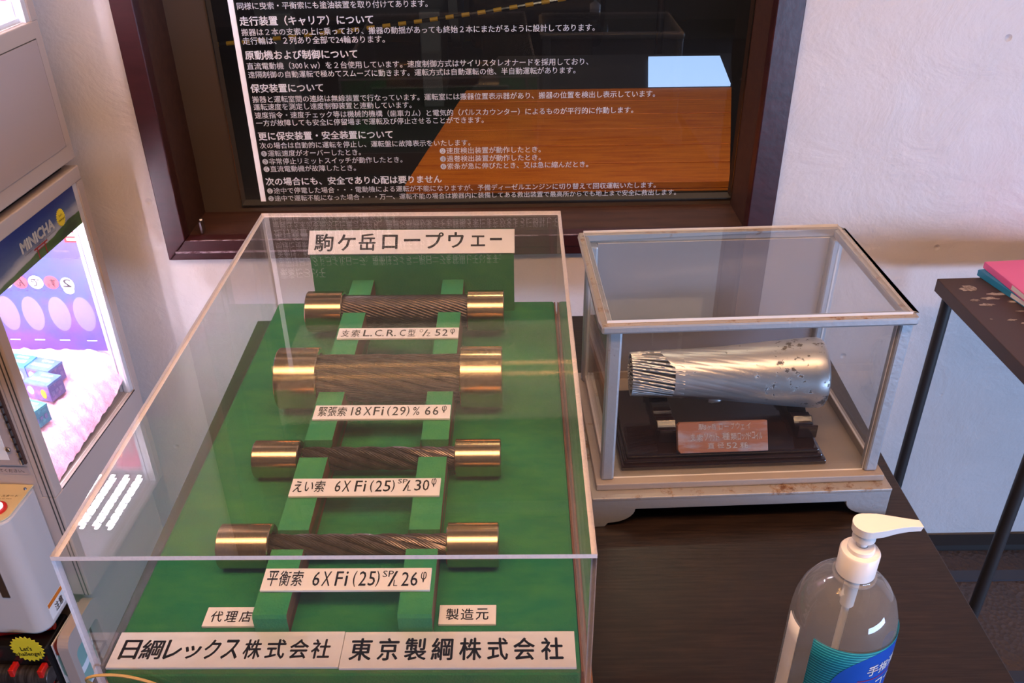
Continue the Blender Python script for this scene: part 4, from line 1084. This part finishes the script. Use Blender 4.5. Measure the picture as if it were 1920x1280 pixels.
# stand under the machines
sd = V_('machine_stand', 'beige steel stand with a rounded side opening under the lower capsule machine', 'stand')
def rr(y0, y1, z0, z1, r, n=6):
    pts = []
    for (cy, cz, a0) in ((y1-r, z1-r, 0), (y0+r, z1-r, 90), (y0+r, z0+r, 180), (y1-r, z0+r, 270)):
        for k in range(n+1):
            a = R(a0+90*k/n); pts.append((cy+r*math.cos(a), cz+r*math.sin(a)))
    return pts
bm_ = MB()
outer = rr(-.44, -.325, FZ+.0, .2480, .022); inner = rr(-.425, -.342, FZ+.06, .205, .012)
vo = [bm_.bm.verts.new((0.0, y, z)) for y, z in outer]; vi = [bm_.bm.verts.new((0.0, y, z)) for y, z in inner]
n_ = len(vo)
for i in range(n_): bm_.bm.faces.new((vo[i], vo[(i+1) % n_], vi[(i+1) % n_], vi[i]))
ex_ = bmesh.ops.extrude_face_region(bm_.bm, geom=bm_.bm.faces[:])
bmesh.ops.translate(bm_.bm, verts=[v for v in ex_['geom'] if isinstance(v, bmesh.types.BMVert)], vec=(-.02, 0, 0))
bm_.build('side_bracket', 'beige', sd)
MB().box(-MW, -.03, -.32, .0, FZ, .2525).build('cabinet', 'beige', sd)
# teal and red wave sticker seen through the opening
ws = V_('wave_poster', 'teal and red wave pattern poster seen through the stand opening', 'poster')
MB().box(-.0355, -.0335, -.432, -.332, .03, .2300).build('sheet', 'labelwhite', ws)
M['teal'] = P('teal_print', (.25, .42, .38), .5); M['redp'] = P('red_print', (.42, .06, .04), .5)
def blob(cy, cz, ry, rz, x, n=36):
    bb = MB(); vs = []
    for k in range(n):
        a = 2*math.pi*k/n
        vs.append((x, min(-.3325, max(-.4315, cy+ry*math.cos(a))), min(.2295, max(.031, cz+rz*math.sin(a)))))
    bb.prism(vs, (.0002, 0, 0)); return bb
for k, (cy, cz, ry, rz, mm_) in enumerate(((-.380, .150, .070, .090, 'teal'), (-.380, .165, .060, .070, 'pc_white'), (-.380, .172, .055, .060, 'teal'), (-.375, .215, .060, .035, 'redp'), (-.385, .222, .035, .015, 'teal'))):
    blob(cy, cz, ry, rz, -.0334+.0004*k).build('wave', mm_, ws)
# dark capsule dispenser in front, below the control box
lw = V_('capsule_dispenser', 'black and red capsule dispenser below the white control box', 'vending machine')
MB().box(-.42, -.040, -.44, -.36, FZ, .2300).build('body', 'blackpl', lw, bevel=.004)
pts = [(-.42 + k*.0140, -.405-.014*math.sin(k/28*math.pi*1.2), .2440 - .010*math.sin(k/29*math.pi)) for k in range(28)]
MB().tube(pts, .0070, 10).build('red_tube', 'redtube', lw, smooth=True)
for x in (-.052, -.105, -.150, -.215):
    MB().box(x-.005, x+.005, -.462, -.4405, .02, .196).build('red_strap', 'red', lw, bevel=.002)
for k in range(4):
    MB().cyl((-.30, -.448, .170-k*.042), (-.042, -.448, .170-k*.042), .017, seg=28).build('reel', 'greycan', lw, smooth=True, bevel=.001)
stb = V_('starburst_sticker', 'yellow starburst sticker on the black capsule dispenser', 'sticker')
bx, bz = -.0660, .2400
MB().prism([(bx+a*1.85, -.4500, bz+c*1.95) for a, c in bp_], (0, .0010, 0)).build('sheet', 'yellow', stb)
lettering('lettering', [("Let's", bx-.012, bx+.009, bz+.003, bz+.014, .03), ("challenge!", bx-.024, bx+.023, bz-.013, bz+.000, .03)], 'ink', stb, (0, -.4504, 0), (1, 0, .10), (0, 0, 1))
MB().box(bx-.02, bx+.02, -.4489, -.4405, bz-.028, bz-.022).build('tab', 'blackpl', stb)

# prize boxes inside the lower machine
M['bxside'] = P('purple_box_print', (.10, .065, .25), .4, noise=(90, (.22, .12, .30), .5, .62, U1))
M['bxtop'] = P('light_blue_box_print', (.075, .15, .36), .4, noise=(60, (.12, .19, .42), .45, .6, U1))
M['bxteal'] = P('teal_box_print', (.05, .26, .33), .4, noise=(70, (.10, .36, .40), .45, .6, U1))
M['bxtealside'] = P('teal_box_side_print', (.05, .20, .28), .4, noise=(90, (.10, .35, .42), .5, .62, U1))
def prize_box(label, wx, wy, wz, rz, top, side, group):
    o = thing('prize_box', label, 'box', (wx, wy, wz), rz, group)
    w_, d_, h_ = .054, .037, .036
    MB().box(-w_/2, w_/2, -d_/2, d_/2, 0, h_).build('carton', side, o, bevel=.0006)
    t_ = MB().box(-w_/2-.0003, w_/2+.0003, -d_/2-.0003, d_/2+.0003, h_-.004, h_+.0008).build('lid', top, o, bevel=.0004)
    b = MB()
    for k in range(6): b.box(-w_/2+.006+k*.0070, -w_/2+.0115+k*.0070, -.008, .000, h_+.0008, h_+.0012)
    b.box(-.010, .015, .008, .012, h_+.0008, h_+.0012)
    b.build('printed_marks', 'pc_white', t_)
    b = MB(); disc(b, -w_/2+.012, .020, .007, .009, -d_/2-.0006, 20); b.build('printed_circle', 'pc_white', o)
    b = MB(); disc(b, w_/2-.014, .016, .006, .010, -d_/2-.0006, 20); b.build('printed_patch', 'hazard_y' if side == 'bxside' else 'pc_white', o)
    b = MB()
    for k in range(3): b.box(w_/2+.0003, w_/2+.0008, -.014+k*.010, -.008+k*.010, .010+.004*(k % 2), .020)
    b.build('printed_marks', 'pc_glow', o)
    return o
prize_box('purple printed carton nearest the front of the lit window', -.8760, 1.3835, .5540, R(-17), 'bxtop', 'bxside', 'prize cartons in the machine')
prize_box('purple printed carton just behind the nearest purple one', -.8930, 1.4280, .5570, R(-17), 'bxtop', 'bxside', 'prize cartons in the machine')
prize_box('teal printed carton at the back beside the poster', -.9450, 1.4400, .5600, R(-14), 'bxteal', 'bxtop', 'prize cartons in the machine')
prize_box('teal printed carton half hidden behind the corner post', -.8680, 1.3010, .5500, R(-20), 'bxteal', 'bxtealside', 'prize cartons in the machine')

# ---------------------------------------------------------------- machine room seen through the window of the board
struct(MB().box(-3.2, 3.4, 1.84, 7.0, FZ-.05, FZ).build('floor_machine_room', 'floor_dark'))
struct(MB().box(-3.2, 3.4, 7.0, 7.1, FZ, 2.7).build('wall_machine_room_back', 'roomwall'))
struct(MB().box(-3.3, -3.2, 1.86, 7.1, FZ, 2.7).build('wall_machine_room_left', 'roomwall'))
struct(MB().box(3.4, 3.5, 1.86, 7.1, FZ, 2.7).build('wall_machine_room_right', 'roomwall'))
struct(MB().box(-3.3, 3.5, 1.70, 7.1, 2.71, 2.8).build('ceiling_machine_room', 'roomwall'))
ct = thing('wooden_bench', 'orange varnished wooden bench in the room behind the board window', 'bench', (0, 0, FZ))
BZ = .47
def bl(t): # front-left to back-left
    return (-.355+.165*t, 2.825+1.145*t)
def br_(t): return (.739+.255*t, 2.825+1.145*t)
nb = 6
for k in range(nb):
    a, b_ = k/nb+.004, (k+1)/nb-.004
    MB().prism([(*bl(a), BZ-.025), (*br_(a), BZ-.025), (*br_(b_), BZ-.025), (*bl(b_), BZ-.025)], (0, 0, .025)).build('plank', 'orange', ct, bevel=.002)
MB().prism([(-.350, 2.835, 0), (.734, 2.835, 0), (.734, 2.858, 0), (-.350, 2.858, 0)], (0, 0, BZ-.045)).build('front_board', 'orange', ct)
MB().prism([(-.352, 2.828, BZ-.043), (.736, 2.828, BZ-.043), (.736, 2.85, BZ-.043), (-.352, 2.85, BZ-.043)], (0, 0, .008)).build('dark_moulding', 'dark', ct)
MB().prism([(-.352, 2.828, BZ-.033), (.736, 2.828, BZ-.033), (.736, 2.85, BZ-.033), (-.352, 2.85, BZ-.033)], (0, 0, .006)).build('orange_moulding', 'orange', ct)
MB().prism([(-.17, 3.99, 0), (1.00, 3.99, 0), (1.13, 4.60, 0), (-.05, 4.60, 0)], (0, 0, BZ-.005)).build('dark_cabinet', 'cab', ct)
lt = tag(MB().prism([(.625, 3.995, 0), (.994, 3.995, 0), (1.050, 4.50, 0), (.695, 4.50, 0)], (0, 0, .012)).build('glowing_sheet', 'lit'), 'bright pale blue sheet with added glow lying at the right end behind the orange bench top', 'screen')  # pale sheet whose brightness is put in as its own glow
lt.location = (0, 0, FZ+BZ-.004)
dm_ = thing('winch_drum', 'grey blue winch drum with flanges in the dark machine room', 'winch', (-.75, 5.6, FZ))
MB().cyl((-.62, 0, .75), (.42, 0, .75), .30, seg=40).build('drum', 'drumgrey', dm_, smooth=True)
for x in (-.66, .42): MB().cyl((x, 0, .75), (x+.05, 0, .75), .46, seg=48).build('flange', 'drumgrey', dm_, smooth=True)
for x in (-.55, .30): MB().box(x-.06, x+.06, -.30, .30, 0, .55).build('pedestal', 'drumgrey', dm_, bevel=.01)
mo = thing('motor_housing', 'black rounded motor housing beside the winch drum', 'motor', (.15, 5.3, FZ))
MB().cyl((-.36, 0, .62), (.38, 0, .62), .27, seg=40).build('casing', 'blackpl', mo, smooth=True, bevel=.03)
MB().box(-.30, .32, -.22, .22, 0, .50).build('foot', 'blackpl', mo, bevel=.01)
sk = struct(MB().box(.36, 2.4, 3.2, 6.2, 2.690, 2.705).build('trim_added_glow', 'glow_panel')); sk['label'] = 'added glowing panel in the ceiling of the machine room'  # glowing panel added to the unseen ceiling, reflected in the case's top glass
hz = thing('barrier_rope', 'yellow and black striped barrier rope across the dark machine room', 'rope')
A = Vector((-1.70, 4.85, .40)); B = Vector((.80, 4.85, .70))
for k in range(60):
    p_, q_ = A.lerp(B, k/60), A.lerp(B, (k+1)/60)
    p_.z -= .03*math.sin(k/60*math.pi); q_.z -= .03*math.sin((k+1)/60*math.pi)
    MB().cyl(p_, q_, .011, seg=8).build('yellow_band' if k % 2 else 'black_band', 'hazard_y' if k % 2 else 'blackpl', hz, smooth=True)
for X, zt_ in ((-1.70, .42), (.80, .72)):
    MB().cyl((X, 4.85, FZ), (X, 4.85, zt_), .02, seg=12).build('post', 'blackpl', hz)
# warm tube lamps on the ceiling of the exhibition room
for y, lab in ((.02, 'warm tube lamp on the ceiling, farther from the wall'), (.11, 'warm tube lamp on the ceiling, nearer the wall')):
    o = thing('tube_lamp', lab, 'lamp', (0, y, 2.585), group='ceiling tube lamps')
    MB().cyl((-1.25, 0, 0), (1.25, 0, 0), .007, seg=12).build('tube', 'lamp', o, smooth=True)
    for x in (-1.27, 1.25): MB().box(x, x+.02, -.015, .015, -.015, .035).build('socket', 'whitepl', o)
